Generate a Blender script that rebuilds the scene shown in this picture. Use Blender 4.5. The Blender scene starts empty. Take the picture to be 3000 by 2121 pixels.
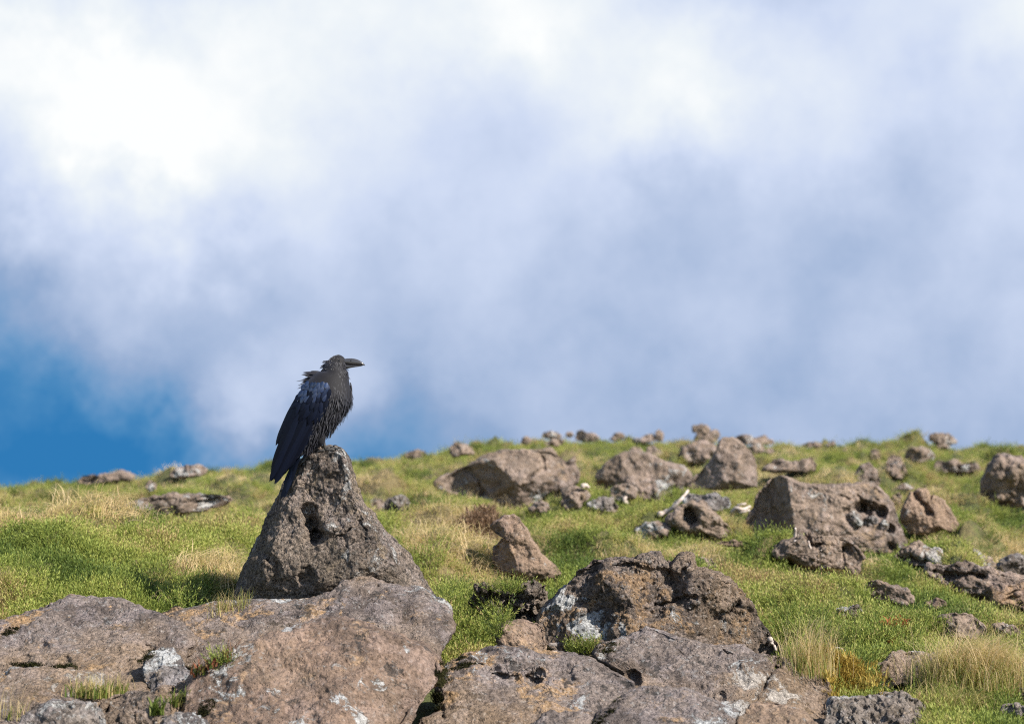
import bpy, math, random
import numpy as np
from mathutils import Vector

R = math.radians
scene = bpy.context.scene
COL = scene.collection
rng = np.random.default_rng(7)
random.seed(7)

# ------------------------------------------------------------------ camera
W0, H0 = 3000.0, 2121.0            # photograph frame, used as a surveying grid
LENS = 70.0
F = W0 * LENS / 36.0
EYE = 1420.0                       # row of the eye level
PITCH = math.atan((EYE - H0 / 2) / F)
ZC = 1.15                          # eye height above the near ground
cam = bpy.data.cameras.new('camera')
cam.lens = LENS
cam.sensor_width = 36
cam.sensor_fit = 'HORIZONTAL'
cam.clip_start = 0.1
cam.clip_end = 6000
cam.dof.use_dof = True
cam.dof.focus_distance = 8.5
cam.dof.aperture_fstop = 3.2
cam_ob = bpy.data.objects.new('camera', cam)
cam_ob.location = (0, 0, ZC)
cam_ob.rotation_euler = (math.pi / 2 + PITCH, 0, 0)
COL.objects.link(cam_ob)
scene.camera = cam_ob
CP, SP = math.cos(PITCH), math.sin(PITCH)


def ray(px, py):
    a = (np.asarray(px, float) - W0 / 2) / F
    b = (H0 / 2 - np.asarray(py, float)) / F
    return np.stack(np.broadcast_arrays(a, CP - SP * b, SP + CP * b), -1)


def at(px, py, d):
    """World point seen at (px, py) at depth d metres in front of the viewer."""
    r = ray(px, py)
    t = np.asarray(d, float) / r[..., 1]
    p = r * t[..., None]
    p[..., 2] += ZC
    return p


# ------------------------------------------------------------------ light
SUN_DIR = Vector((0.64, -0.46, 0.62)).normalized()       # towards the sun
sun = bpy.data.lights.new('sun', 'SUN')
sun.energy = 4.8
sun.angle = R(0.53)
sun.color = (1.0, 0.95, 0.87)
sun_ob = bpy.data.objects.new('sun', sun)
sun_ob.rotation_euler = SUN_DIR.to_track_quat('Z', 'Y').to_euler()
sun_ob.location = SUN_DIR * 60
COL.objects.link(sun_ob)

scene.view_settings.view_transform = 'Standard'
scene.view_settings.look = 'None'
scene.view_settings.exposure = 0.95
scene.view_settings.gamma = 1.0
scene.view_settings.use_curve_mapping = False
scene.cycles.use_denoising = False
scene.cycles.filter_width = 1.15
scene.cycles.sample_clamp_indirect = 4.0
scene.cycles.max_bounces = 6
scene.cycles.transparent_max_bounces = 8


class NG:
    """Small helper to wire shader nodes."""

    def __init__(self, tree):
        self.t = tree
        tree.nodes.clear()

    def n(self, kind, **kw):
        nd = self.t.nodes.new(kind)
        for k, v in kw.items():
            setattr(nd, k, v)
        return nd

    def put(self, sock, v):
        if isinstance(v, bpy.types.NodeSocket):
            self.t.links.new(v, sock)
        elif v is not None:
            sock.default_value = v

    def math(self, op, a, b=None, c=None, clamp=False):
        nd = self.n('ShaderNodeMath', operation=op, use_clamp=clamp)
        for i, v in enumerate((a, b, c)):
            self.put(nd.inputs[i], v)
        return nd.outputs[0]

    def vmath(self, op, a, b=None, out=0):
        nd = self.n('ShaderNodeVectorMath', operation=op)
        self.put(nd.inputs[0], a)
        if b is not None:
            self.put(nd.inputs[3 if op == 'SCALE' else 1], b)
        return nd.outputs[out]

    def noise(self, vec, scale, detail=4, rough=.55, dist=0., out='Fac'):
        nd = self.n('ShaderNodeTexNoise')
        self.put(nd.inputs['Vector'], vec)
        nd.inputs['Scale'].default_value = scale
        nd.inputs['Detail'].default_value = detail
        nd.inputs['Roughness'].default_value = rough
        nd.inputs['Distortion'].default_value = dist
        return nd.outputs[out]

    def ramp(self, fac, stops, interp='LINEAR'):
        nd = self.n('ShaderNodeValToRGB')
        cr = nd.color_ramp
        cr.interpolation = interp
        while len(cr.elements) > 1:
            cr.elements.remove(cr.elements[-1])
        for i, (p, c) in enumerate(stops):
            e = cr.elements[0] if i == 0 else cr.elements.new(p)
            e.position = p
            e.color = tuple(c) + (1,) if not np.isscalar(c) else (c, c, c, 1)
        self.put(nd.inputs[0], fac)
        return nd.outputs[0]

    def mix(self, fac, a, b, mode='MIX'):
        nd = self.n('ShaderNodeMix', data_type='RGBA', blend_type=mode)
        self.put(nd.inputs[0], fac)
        for s, v in ((nd.inputs[6], a), (nd.inputs[7], b)):
            if isinstance(v, (tuple, list)) and len(v) == 3:
                v = tuple(v) + (1,)
            self.put(s, v)
        return nd.outputs[2]

    def sstep(self, x, lo, hi):
        nd = self.n('ShaderNodeMapRange', interpolation_type='SMOOTHSTEP')
        self.put(nd.inputs[0], x)
        nd.inputs[1].default_value = lo
        nd.inputs[2].default_value = hi
        return nd.outputs[0]


def lin(*c):
    return tuple(((v / 255) / 12.92 if v / 255 <= .04045 else ((v / 255 + .055) / 1.055) ** 2.4) for v in c)


# sky: a bank of mountain cloud in world directions over an open Nishita sky
SKY_BLOBS = [(-80,-60,0.196),(183,-60,-0.029),(710,-60,0.148),(973,-60,0.135),(1236,-60,0.103),(1500,-60,0.251),(1763,-60,0.098),(2290,-60,-0.117),(2553,-60,0.104),(2816,-60,0.077),(3080,-60,0.165),(-80,127,0.143),(183,127,0.014),(446,127,0.124),(710,127,0.041),(973,127,0.115),(1500,127,0.067),(2026,127,0.199),(2290,127,0.042),(2553,127,0.087),(2816,127,-0.018),(3080,127,0.142),(-80,315,0.090),(183,315,0.175),(446,315,0.096),(710,315,0.075),(973,315,0.104),(1500,315,-0.013),(1763,315,0.126),(2026,315,0.171),(2290,315,0.058),(2553,315,0.028),(2816,315,-0.034),(3080,315,-0.023),(-80,502,-0.048),(183,502,0.103),(446,502,0.168),(710,502,0.063),(973,502,-0.014),(1236,502,0.130),(1763,502,0.068),(2026,502,-0.111),(2290,502,0.093),(2553,502,-0.044),(2816,502,0.067),(3080,502,0.016),(-80,690,0.051),(446,690,0.012),(710,690,0.172),(973,690,0.046),(1236,690,-0.036),(1763,690,0.065),(2026,690,-0.138),(2290,690,0.090),(2553,690,-0.142),(3080,690,0.047),(-80,877,-0.292),(446,877,-0.113),(710,877,-0.129),(1500,877,0.051),(1763,877,-0.015),(2026,877,0.096),(2290,877,-0.014),(2553,877,0.031),(2816,877,0.013),(3080,877,0.035),(-80,1065,-0.236),(183,1065,0.220),(446,1065,0.041),(710,1065,-0.157),(973,1065,0.023),(1500,1065,-0.069),(1763,1065,-0.093),(2026,1065,0.025),(2290,1065,-0.151),(2553,1065,0.035),(2816,1065,-0.038),(3080,1065,-0.015),(183,1252,-0.267),(446,1252,-0.185),(710,1252,0.521),(973,1252,0.067),(1236,1252,-0.088),(1500,1252,0.067),(1763,1252,0.065),(2026,1252,-0.069),(2290,1252,0.081),(2816,1252,0.035),(-80,1440,-0.308),(183,1440,-0.168),(446,1440,-0.281),(710,1440,-0.492),(973,1440,-0.322),(1236,1440,-0.160),(1500,1440,-0.141),(1763,1440,-0.088),(2026,1440,-0.153),(2290,1440,0.059),(2553,1440,-0.149),(2816,1440,-0.051),(3080,1440,-0.058)]
world = bpy.data.worlds.new('World')
scene.world = world
world.use_nodes = True
g = NG(world.node_tree)
tc = g.n('ShaderNodeTexCoord')
d0 = tc.outputs['Generated']
warp = g.noise(d0, 9.0, 5, .6, out='Color')
warp = g.vmath('SCALE', g.vmath('SUBTRACT', warp, (.5, .5, .5)), .036)
warp2 = g.noise(d0, 17.0, 8, .62, out='Color')
warp2 = g.vmath('SCALE', g.vmath('SUBTRACT', warp2, (.5, .5, .5)), .085)
dv = g.vmath('NORMALIZE', g.vmath('ADD', g.vmath('ADD', d0, warp), warp2))
SIG = 185.0 / F
acc = 0.58
for bx, by, bw in SKY_BLOBS:
    v = Vector(ray(bx, by)).normalized()
    dt = g.vmath('DOT_PRODUCT', dv, tuple(v), out=1)
    e = g.math('EXPONENT', g.math('MULTIPLY_ADD', dt, 1 / SIG ** 2, -1 / SIG ** 2))
    acc = g.math('MULTIPLY_ADD', e, bw, acc)
w1 = g.noise(d0, 8.0, 6, .5)
w2 = g.noise(d0, 24.0, 9, .56)
acc = g.math('ADD', acc, g.math('MULTIPLY', g.math('SUBTRACT', w1, .5), .25))
acc = g.math('ADD', acc, g.math('MULTIPLY', g.math('SUBTRACT', w2, .5), .27), clamp=True)
cloud = g.ramp(acc, [(0, lin(48, 122, 182)), (.1, lin(74, 136, 189)), (.22, lin(110, 154, 199)), (.4, lin(148, 172, 208)),
                     (.55, lin(181, 197, 226)), (.7, lin(206, 218, 242)), (.82, lin(222, 231, 246)),
                     (.92, lin(237, 243, 248)), (1, lin(252, 254, 254))])
sky = g.n('ShaderNodeTexSky', sky_type='NISHITA')
sky.sun_disc = False
sky.sun_elevation = math.asin(SUN_DIR.z)
sky.sun_rotation = math.atan2(SUN_DIR.x, SUN_DIR.y)
sky.altitude = 1800
sky.air_density = 1.0
# cloud cover: full over the slope ahead, broken elsewhere
ahead = g.vmath('DOT_PRODUCT', d0, (0.0, 0.97, 0.24), out=1)
cover = g.math('ADD', g.sstep(ahead, .70, .93), g.sstep(g.noise(d0, 2.2, 6, .55), .55, .68), clamp=True)
cl10 = g.vmath('SCALE', cloud, 5.25)
skyc = g.mix(cover, sky.outputs[0], cl10)
bg = g.n('ShaderNodeBackground')
g.put(bg.inputs[0], skyc)
bg.inputs[1].default_value = 0.10
wo = g.n('ShaderNodeOutputWorld')
g.put(wo.inputs[0], bg.outputs[0])


# ------------------------------------------------------------------ noise
_perm = np.random.default_rng(3).permutation(256).astype(np.int64)
_perm = np.concatenate([_perm, _perm])
_gr = np.array([(1, 1, 0), (-1, 1, 0), (1, -1, 0), (-1, -1, 0), (1, 0, 1), (-1, 0, 1), (1, 0, -1), (-1, 0, -1),
                (0, 1, 1), (0, -1, 1), (0, 1, -1), (0, -1, -1), (1, 1, 0), (-1, 1, 0), (0, -1, 1), (0, -1, -1)], float)


def pn(p):
    p = np.asarray(p, float)
    i = np.floor(p).astype(np.int64)
    f = p - i
    i &= 255
    u = f * f * f * (f * (f * 6 - 15) + 10)

    def c(dx, dy, dz):
        h = _perm[_perm[_perm[(i[:, 0] + dx) & 255] + ((i[:, 1] + dy) & 255)] + ((i[:, 2] + dz) & 255)] & 15
        gv = _gr[h]
        return gv[:, 0] * (f[:, 0] - dx) + gv[:, 1] * (f[:, 1] - dy) + gv[:, 2] * (f[:, 2] - dz)
    x00 = c(0, 0, 0); x00 = x00 + u[:, 0] * (c(1, 0, 0) - x00)
    x10 = c(0, 1, 0); x10 = x10 + u[:, 0] * (c(1, 1, 0) - x10)
    x01 = c(0, 0, 1); x01 = x01 + u[:, 0] * (c(1, 0, 1) - x01)
    x11 = c(0, 1, 1); x11 = x11 + u[:, 0] * (c(1, 1, 1) - x11)
    y0 = x00 + u[:, 1] * (x10 - x00)
    y1 = x01 + u[:, 1] * (x11 - x01)
    return y0 + u[:, 2] * (y1 - y0)


def fbm(p, octv=4, gain=.5, ridged=False):
    s = np.zeros(len(p)); a = 1.0; q = np.array(p, float)
    for _ in range(octv):
        v = pn(q)
        s += a * ((1 - 2 * np.abs(v)) if ridged else v)
        a *= gain
        q = q * 2.03 + 17.3
    return s


def sm(x, lo, hi):
    t = np.clip((x - lo) / (hi - lo), 0, 1)
    return t * t * (3 - 2 * t)


# ------------------------------------------------------------------ mesh helpers
def make_mesh(name, V, faces, smooth=True, rnd=None):
    """faces: list of (k, 3) / (k, 4) index arrays."""
    me = bpy.data.meshes.new(name)
    faces = [np.asarray(f, np.int32) for f in faces if len(f)]
    V = np.asarray(V, np.float32)
    me.vertices.add(len(V))
    me.vertices.foreach_set('co', V.ravel())
    nl = sum(f.size for f in faces)
    npoly = sum(len(f) for f in faces)
    me.loops.add(nl)
    me.polygons.add(npoly)
    me.loops.foreach_set('vertex_index', np.concatenate([f.ravel() for f in faces]))
    st = []; o = 0
    for f in faces:
        k = f.shape[1]
        st.append(o + np.arange(len(f)) * k)
        o += f.size
    me.polygons.foreach_set('loop_start', np.concatenate(st).astype(np.int32))
    me.polygons.foreach_set('use_smooth', np.full(npoly, smooth))
    if rnd is not None:
        a = me.attributes.new('rnd', 'FLOAT', 'POINT')
        a.data.foreach_set('value', np.asarray(rnd, np.float32))
    me.update(calc_edges=True)
    me.validate()
    return me


def put(name, me, mat=None, parent=None, loc=(0, 0, 0), label=None, cat=None, group=None, kind=None):
    o = bpy.data.objects.new(name, me)
    COL.objects.link(o)
    o.location = loc
    if mat is not None and me is not None and not me.materials:
        me.materials.append(mat)
    if parent is not None:
        o.parent = parent
    if label:
        o['label'] = label
    if cat:
        o['category'] = cat
    if group:
        o['group'] = group
    if kind:
        o['kind'] = kind
    return o


class MB:
    """Collects pieces into one mesh."""

    def __init__(self):
        self.V = []; self.T = []; self.Q = []; self.A = []; self.n = 0

    def add(self, V, tris=None, quads=None, rnd=0.5):
        V = np.asarray(V, float)
        self.V.append(V)
        if tris is not None and len(tris):
            self.T.append(np.asarray(tris) + self.n)
        if quads is not None and len(quads):
            self.Q.append(np.asarray(quads) + self.n)
        self.A.append(np.broadcast_to(np.asarray(rnd, float), (len(V),)))
        self.n += len(V)

    def arrays(self):
        V = np.concatenate(self.V)
        f = []
        if self.T: f.append(np.concatenate(self.T))
        if self.Q: f.append(np.concatenate(self.Q))
        return V, f, np.concatenate(self.A)

    def mesh(self, name, origin=None, smooth=True):
        V, f, a = self.arrays()
        if origin is not None:
            V = V - np.asarray(origin)
        return make_mesh(name, V, f, smooth, a)


def tube(mb, pts, rad, sides=7, rnd=.5, squash=None):
    """Closed tapering tube through pts."""
    P = np.asarray(pts, float); r = np.asarray(rad, float)
    n = len(P)
    T = np.gradient(P, axis=0)
    T /= np.linalg.norm(T, axis=1)[:, None] + 1e-9
    ref = np.array([0.3, -0.9, 0.31]) if abs(T[0] @ np.array([0.3, -0.9, 0.31])) < .9 else np.array([1., 0, 0])
    A = np.cross(T, ref); A /= np.linalg.norm(A, axis=1)[:, None] + 1e-9
    B = np.cross(T, A)
    th = np.arange(sides) / sides * 2 * np.pi
    V = P[:, None] + r[:, None, None] * (np.cos(th)[None, :, None] * A[:, None] + np.sin(th)[None, :, None] * B[:, None])
    V = np.concatenate([V.reshape(-1, 3), P[:1], P[-1:]])
    q = []; t = []
    for i in range(n - 1):
        for k in range(sides):
            k2 = (k + 1) % sides
            q.append((i * sides + k, i * sides + k2, (i + 1) * sides + k2, (i + 1) * sides + k))
    for k in range(sides):
        k2 = (k + 1) % sides
        t.append((n * sides, k2, k))
        t.append((n * sides + 1, (n - 1) * sides + k, (n - 1) * sides + k2))
    mb.add(V, t, q, rnd)


# ------------------------------------------------------------------ materials
def principled(name):
    m = bpy.data.materials.new(name)
    m.use_nodes = True
    g = NG(m.node_tree)
    b = g.n('ShaderNodeBsdfPrincipled')
    o = g.n('ShaderNodeOutputMaterial')
    g.put(o.inputs[0], b.outputs[0])
    return m, g, b, o


def rock_material(name, base, dark, tan, lichen=(.42, .42, .41), tan_amt=.5, lich_amt=.5, black_amt=.4, grain=1., scale=1.):
    m, g, b, o = principled(name)
    tc = g.n('ShaderNodeTexCoord')
    oi = g.n('ShaderNodeObjectInfo')
    off = g.vmath('SCALE', oi.outputs['Location'], 3.7)
    v = g.vmath('ADD', tc.outputs['Object'], off)
    if scale != 1.:
        v = g.vmath('SCALE', v, scale)
    n1 = g.noise(v, 3.2, 7, .62)
    c = g.mix(g.sstep(n1, .42, .56), dark, base)
    n1b = g.noise(v, 34, 6, .7)
    c = g.mix(g.math('MULTIPLY', g.sstep(n1b, .50, .60), .5), c, tuple(x * .55 for x in dark))
    # ochre weathering in soft blotches
    n2 = g.noise(v, 5.5, 9, .72, .4)
    t2 = g.noise(v, 1.7, 3, .5)
    f2 = g.sstep(g.math('ADD', g.math('MULTIPLY', n2, .7), g.math('MULTIPLY', t2, .3)), .560 - .045 * tan_amt, .605 - .045 * tan_amt)
    c = g.mix(g.math('MULTIPLY', f2, .75), c, tan)
    # grey lilac crust
    n5 = g.noise(v, 7.5, 8, .7, .3)
    c = g.mix(g.math('MULTIPLY', g.sstep(n5, .515, .57), .4), c, (base[0] * 1.35, base[1] * 1.42, base[2] * 1.6))
    # black lichen
    n4 = g.noise(v, 11, 9, .74, .5)
    c = g.mix(g.math('MULTIPLY', g.sstep(n4, .585 - .04 * black_amt, .605 - .04 * black_amt), .8), c, (.035, .032, .03))
    # white crustose lichen: flaky patches
    n3 = g.noise(v, 8.5, 12, .78, .7)
    t3 = g.noise(v, 2.3, 4, .55)
    f3 = g.sstep(g.math('ADD', g.math('MULTIPLY', n3, .52), g.math('MULTIPLY', t3, .48)), .580 - .055 * lich_amt, .592 - .055 * lich_amt)
    c = g.mix(g.math('MULTIPLY', f3, .85), c, lichen)
    sp = g.noise(v, 40, 5, .7)
    c = g.mix(g.math('MULTIPLY', g.sstep(sp, .59, .61), .55 * min(1, lich_amt + .1)), c, lichen)
    mac = g.noise(v, 1.3, 3, .5)
    c = g.mix(g.math('MULTIPLY', g.sstep(mac, .44, .58), .38), c, (tan[0] * .85, tan[1] * .9, tan[2] * .98))
    # mineral grain
    gr = g.noise(v, 75, 5, .8)
    k = g.math('MULTIPLY_ADD', g.math('SUBTRACT', gr, .5), 3.8 * grain, 1.0)
    cmb = g.n('ShaderNodeCombineColor')
    for s in cmb.inputs:
        g.put(s, k)
    c = g.mix(1.0, c, cmb.outputs[0], 'MULTIPLY')
    g.put(b.inputs['Base Color'], c)
    b.inputs['Roughness'].default_value = .92
    b.inputs['Specular IOR Level'].default_value = .25
    h1 = g.noise(v, 60, 6, .72)
    vo = g.n('ShaderNodeTexVoronoi')
    g.put(vo.inputs['Vector'], v)
    vo.inputs['Scale'].default_value = 75
    pit = g.sstep(vo.outputs['Distance'], .0, .38)
    h = g.math('ADD', g.math('MULTIPLY', h1, 1.0), g.math('MULTIPLY', pit, .35))
    h = g.math('ADD', h, g.math('MULTIPLY', f3, .12))
    bp = g.n('ShaderNodeBump')
    bp.inputs['Strength'].default_value = 1.0
    bp.inputs['Distance'].default_value = .022 * grain
    g.put(bp.inputs['Height'], h)
    g.put(b.inputs['Normal'], bp.outputs[0])
    return m


BR = (0.204, 0.162, 0.139)
DK = (0.113, 0.089, 0.078)
TN = (.38, .235, .115)
MAT = {}
MAT['slab'] = rock_material('weathered_slab_rock', BR, DK, TN, tan_amt=.55, lich_amt=.40, black_amt=.4)
MAT['smooth'] = rock_material('smooth_brown_rock', (0.228, 0.155, 0.113), (0.139, 0.097, 0.073), (.345, .228, .137), tan_amt=.5, lich_amt=.22, black_amt=.1, grain=.75)
MAT['perch'] = rock_material('rough_grey_lava', (.235, .182, .145), (.125, .097, .078), (0.206, 0.155, 0.103), (0.407, 0.392, 0.370), tan_amt=.3, lich_amt=.26, black_amt=.5, grain=1.75)
MAT['pitted'] = rock_material('pitted_lava', (0.206, 0.157, 0.123), (0.110, 0.084, 0.068), (0.284, 0.180, 0.097), tan_amt=.55, lich_amt=.42, black_amt=.45, grain=1.3)
MAT['far'] = rock_material('distant_lava', (.252, .186, .146), (.150, .112, .090), (0.231, 0.161, 0.103), tan_amt=.4, lich_amt=.4, black_amt=.45, grain=.8, scale=.7)
MAT['pale'] = rock_material('lichen_crusted_rock', (0.199, 0.174, 0.161), (0.110, 0.093, 0.087), (0.244, 0.174, 0.110), (0.444, 0.444, 0.433), tan_amt=.2, lich_amt=.95, black_amt=.5, scale=.8)


def leaf_material(name, stops, trans=.35, rough=.6, inst=.74):
    """Colour varies leaf by leaf (attribute rnd) and plant by plant (attribute tint)."""
    m, g, b, o = principled(name)
    a = g.n('ShaderNodeAttribute', attribute_name='rnd')
    f = a.outputs['Fac']
    if inst:
        t = g.n('ShaderNodeAttribute', attribute_name='tint', attribute_type='INSTANCER')
        f = g.math('ADD', g.math('MULTIPLY', f, 1 - inst), g.math('MULTIPLY', t.outputs['Fac'], inst))
    c = g.ramp(f, stops)
    g.put(b.inputs['Base Color'], c)
    b.inputs['Roughness'].default_value = rough
    b.inputs['Specular IOR Level'].default_value = .25
    tr = g.n('ShaderNodeBsdfTranslucent')
    g.put(tr.inputs[0], c)
    mx = g.n('ShaderNodeMixShader')
    mx.inputs[0].default_value = trans
    g.put(mx.inputs[1], b.outputs[0])
    g.put(mx.inputs[2], tr.outputs[0])
    g.put(o.inputs[0], mx.outputs[0])
    return m


JUN = [(0, (.045, .072, .016)), (.22, (.105, .150, .028)), (.48, (.225, .265, .052)), (.70, (.32, .335, .075)), (.86, (.40, .335, .13)), (1, (.34, .20, .11))]
GRA = [(0, (.09, .140, .024)), (.3, (.20, .235, .050)), (.55, (.42, .36, .12)), (.8, (.66, .50, .25)), (1, (.80, .62, .38))]
MAT['juniper'] = leaf_material('juniper_needles', JUN, .3)
MAT['grass'] = leaf_material('mountain_grass', GRA, .45)
MAT['juniper1'] = leaf_material('juniper_cushion_needles', JUN, .3, inst=0)
MAT['grass1'] = leaf_material('tussock_blades', GRA, .5, inst=0)
MAT['dry'] = leaf_material('dry_twigs', [(0, (.12, .075, .045)), (.5, (.24, .15, .09)), (1, (.36, .24, .15))], .15, inst=0)
MAT['moss'] = leaf_material('black_green_moss', [(0, (.018, .018, .008)), (.6, (.045, .043, .014)), (1, (.09, .085, .025))], .15, inst=0)
MAT['ochre_moss'] = leaf_material('ochre_moss', [(0, (.18, .12, .02)), (.5, (.36, .24, .05)), (1, (.48, .36, .08))], .25, inst=0)
MAT['red_leaf'] = leaf_material('red_leaves', [(0, (.16, .05, .02)), (.5, (.34, .115, .04)), (1, (.42, .20, .07))], .3, inst=0)
MAT['bronze_leaf'] = leaf_material('bronze_green_leaves', [(0, (.06, .08, .02)), (.45, (.12, .16, .03)), (.7, (.14, .07, .03)), (1, (.22, .07, .04))], .3, inst=0)


def wood_material():
    m, g, b, o = principled('bleached_wood')
    tc = g.n('ShaderNodeTexCoord')
    n = g.noise(tc.outputs['Object'], 60, 5, .6)
    g.put(b.inputs['Base Color'], g.ramp(n, [(.3, (.26, .19, .15)), (.6, (.52, .44, .38)), (.8, (.66, .60, .54))]))
    b.inputs['Roughness'].default_value = .85
    return m


MAT['wood'] = wood_material()


def ground_material():
    m, g, b, o = principled('mountain_turf')
    tc = g.n('ShaderNodeTexCoord')
    v = tc.outputs['Object']
    n1 = g.noise(v, .9, 6, .6)
    n2 = g.noise(v, 14, 6, .7)
    c = g.ramp(n1, [(.4, (.055, .065, .016)), (.5, (.10, .105, .028)), (.58, (.17, .13, .055))])
    c = g.mix(g.sstep(n2, .5, .7), c, (.075, .055, .03))
    g.put(b.inputs['Base Color'], c)
    b.inputs['Roughness'].default_value = .95
    bp = g.n('ShaderNodeBump')
    bp.inputs['Distance'].default_value = .05
    g.put(bp.inputs['Height'], n2)
    g.put(b.inputs['Normal'], bp.outputs[0])
    return m


MAT['ground'] = ground_material()

# ------------------------------------------------------------------ terrain
# rows of the slope seen along bearings (columns) at given distances
T_D = np.array([2, 4, 6, 7, 8, 9, 10, 11, 12.5, 14.5, 17, 20, 24, 29, 34, 38, 44, 55])
T_X = np.array([-900, 0, 300, 600, 900, 1200, 1500, 1800, 2100, 2400, 2700, 3000, 3900])
T_Y = np.array([
    [3400, 2900, 2500, 2330, 2060, 1745, 1570, 1482, 1500, 1530, 1528, 1490, 1477, 1469, 1472, 1469, 1487, 1560],
    [3400, 2900, 2500, 2340, 2060, 1745, 1565, 1478, 1502, 1540, 1535, 1488, 1469, 1457, 1459, 1455, 1473, 1560],
    [3400, 2900, 2500, 2340, 2060, 1745, 1555, 1474, 1520, 1562, 1550, 1500, 1464, 1434, 1425, 1419, 1439, 1530],
    [3400, 2900, 2500, 2340, 2060, 1790, 1650, 1572, 1588, 1570, 1530, 1492, 1451, 1419, 1405, 1397, 1419, 1520],
    [3400, 2900, 2500, 2340, 2080, 1860, 1745, 1668, 1606, 1555, 1510, 1474, 1440, 1407, 1384, 1374, 1398, 1510],
    [3400, 2900, 2500, 2340, 2090, 1860, 1750, 1672, 1606, 1550, 1505, 1466, 1427, 1389, 1360, 1345, 1368, 1480],
    [3400, 2900, 2500, 2350, 2100, 1870, 1758, 1686, 1610, 1550, 1495, 1450, 1408, 1365, 1326, 1304, 1325, 1440],
    [3400, 2900, 2500, 2350, 2100, 1880, 1770, 1698, 1626, 1555, 1495, 1446, 1402, 1355, 1314, 1293, 1315, 1430],
    [3400, 2900, 2480, 2310, 2070, 1890, 1785, 1714, 1640, 1574, 1505, 1450, 1406, 1361, 1323, 1302, 1322, 1430],
    [3400, 2860, 2420, 2240, 2040, 1895, 1803, 1724, 1654, 1584, 1514, 1459, 1415, 1371, 1334, 1313, 1335, 1440],
    [3400, 2800, 2340, 2180, 2015, 1895, 1813, 1744, 1669, 1599, 1524, 1464, 1417, 1369, 1332, 1310, 1331, 1440],
    [3400, 2800, 2330, 2170, 2010, 1895, 1813, 1744, 1674, 1604, 1534, 1472, 1425, 1379, 1342, 1319, 1341, 1440],
    [3400, 2800, 2330, 2170, 2010, 1895, 1813, 1744, 1674, 1614, 1544, 1484, 1435, 1390, 1356, 1335, 1357, 1450]], float)
GX = np.arange(-2100, 5101, 16.0)
GT = np.linspace(math.log(2.0), math.log(55.0), 330)
_gx = np.clip(GX, T_X[0], T_X[-1])
_rows = np.stack([np.interp(GT, np.log(T_D), T_Y[i]) for i in range(len(T_X))])     # per column
GP = np.stack([np.interp(_gx, T_X, _rows[:, j]) for j in range(len(GT))], 1)       # [x, t]


def _blur(a, k, ax):
    ker = np.hanning(k + 2)[1:-1]
    ker /= ker.sum()
    pad = [(0, 0), (0, 0)]
    pad[ax] = (k // 2, k // 2)
    b = np.pad(a, pad, mode='edge')
    return np.apply_along_axis(lambda r: np.convolve(r, ker, 'valid'), ax, b)


GP = _blur(_blur(GP, 9, 1), 17, 0)
XX, TT = np.meshgrid(GX, GT, indexing='ij')
P3 = at(XX.ravel(), GP.ravel(), np.exp(TT).ravel())
_d = np.exp(TT).ravel()
_q = P3.copy()
_q[:, 2] = 0
bump = fbm(_q * .9 + 3.1, 3, .55) * (.035 + .0035 * _d) + fbm(_q * 3.3 + 9., 3, .6) * (.018 + .0016 * _d)
bil = np.abs(pn(_q * 1.5 + 21.)) * .22 + np.abs(pn(_q * 3.7 + 33.)) * .12 - .10     # cushions of low shrub
bump += bil * np.clip((_d / 10.) ** .5, .8, 2.2)
bump += (np.abs(pn(_q * np.array([.75, .75, 0]) + 57.)) ** .7 - .42) * .55 * (1 - .65 * sm(_d, 24, 33)) * sm(_d, 9.5, 13) * np.clip((_d / 14.) ** .4, 1, 1.6)
P3[:, 2] += bump * sm(_d, 5., 8.)
GZ = P3[:, 2].reshape(XX.shape)


def ground_z(px, d):
    """Ground height below bearing px (arrays) at distance d."""
    fx = np.clip((np.asarray(px, float) - GX[0]) / 16.0, 0, len(GX) - 1.001)
    ft = np.clip((np.log(d) - GT[0]) / (GT[1] - GT[0]), 0, len(GT) - 1.001)
    i = fx.astype(int); j = ft.astype(int)
    a = fx - i; b = ft - j
    return (GZ[i, j] * (1 - a) * (1 - b) + GZ[i + 1, j] * a * (1 - b) + GZ[i, j + 1] * (1 - a) * b + GZ[i + 1, j + 1] * a * b)


def ground_depth(px, py, dmin=6.5):
    """Distance at which the line of sight through (px, py) first meets the ground."""
    i = int(np.clip(round((px - GX[0]) / 16.0), 0, len(GX) - 1))
    pyg = EYE - (GZ[i] - ZC) / np.exp(GT) * F
    for j in range(len(GT)):
        if math.exp(GT[j]) >= dmin and pyg[j] <= py:
            return math.exp(GT[j])
    return 38.0


# ------------------------------------------------------------------ rocks
ZOOM = {'A': (0, 1300, 1.977), 'B': (800, 1300, 1.977), 'C': (1500, 1500, 2.296), 'D': (2200, 1500, 2.6138),
        'E': (1200, 1200, 2.296), 'G': (2000, 1200, 2.296), 'L': (0, 1800, 3.28), 'K': (750, 1000, 3.245),
        'M': (700, 1300, 3.3817), 'S': (0, 0, 1.0)}


def zp(zoom, pts):
    x0, y0, s = ZOOM[zoom]
    p = np.asarray(pts, float)
    return p / s + np.array([x0, y0])


_cube = {}


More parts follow.
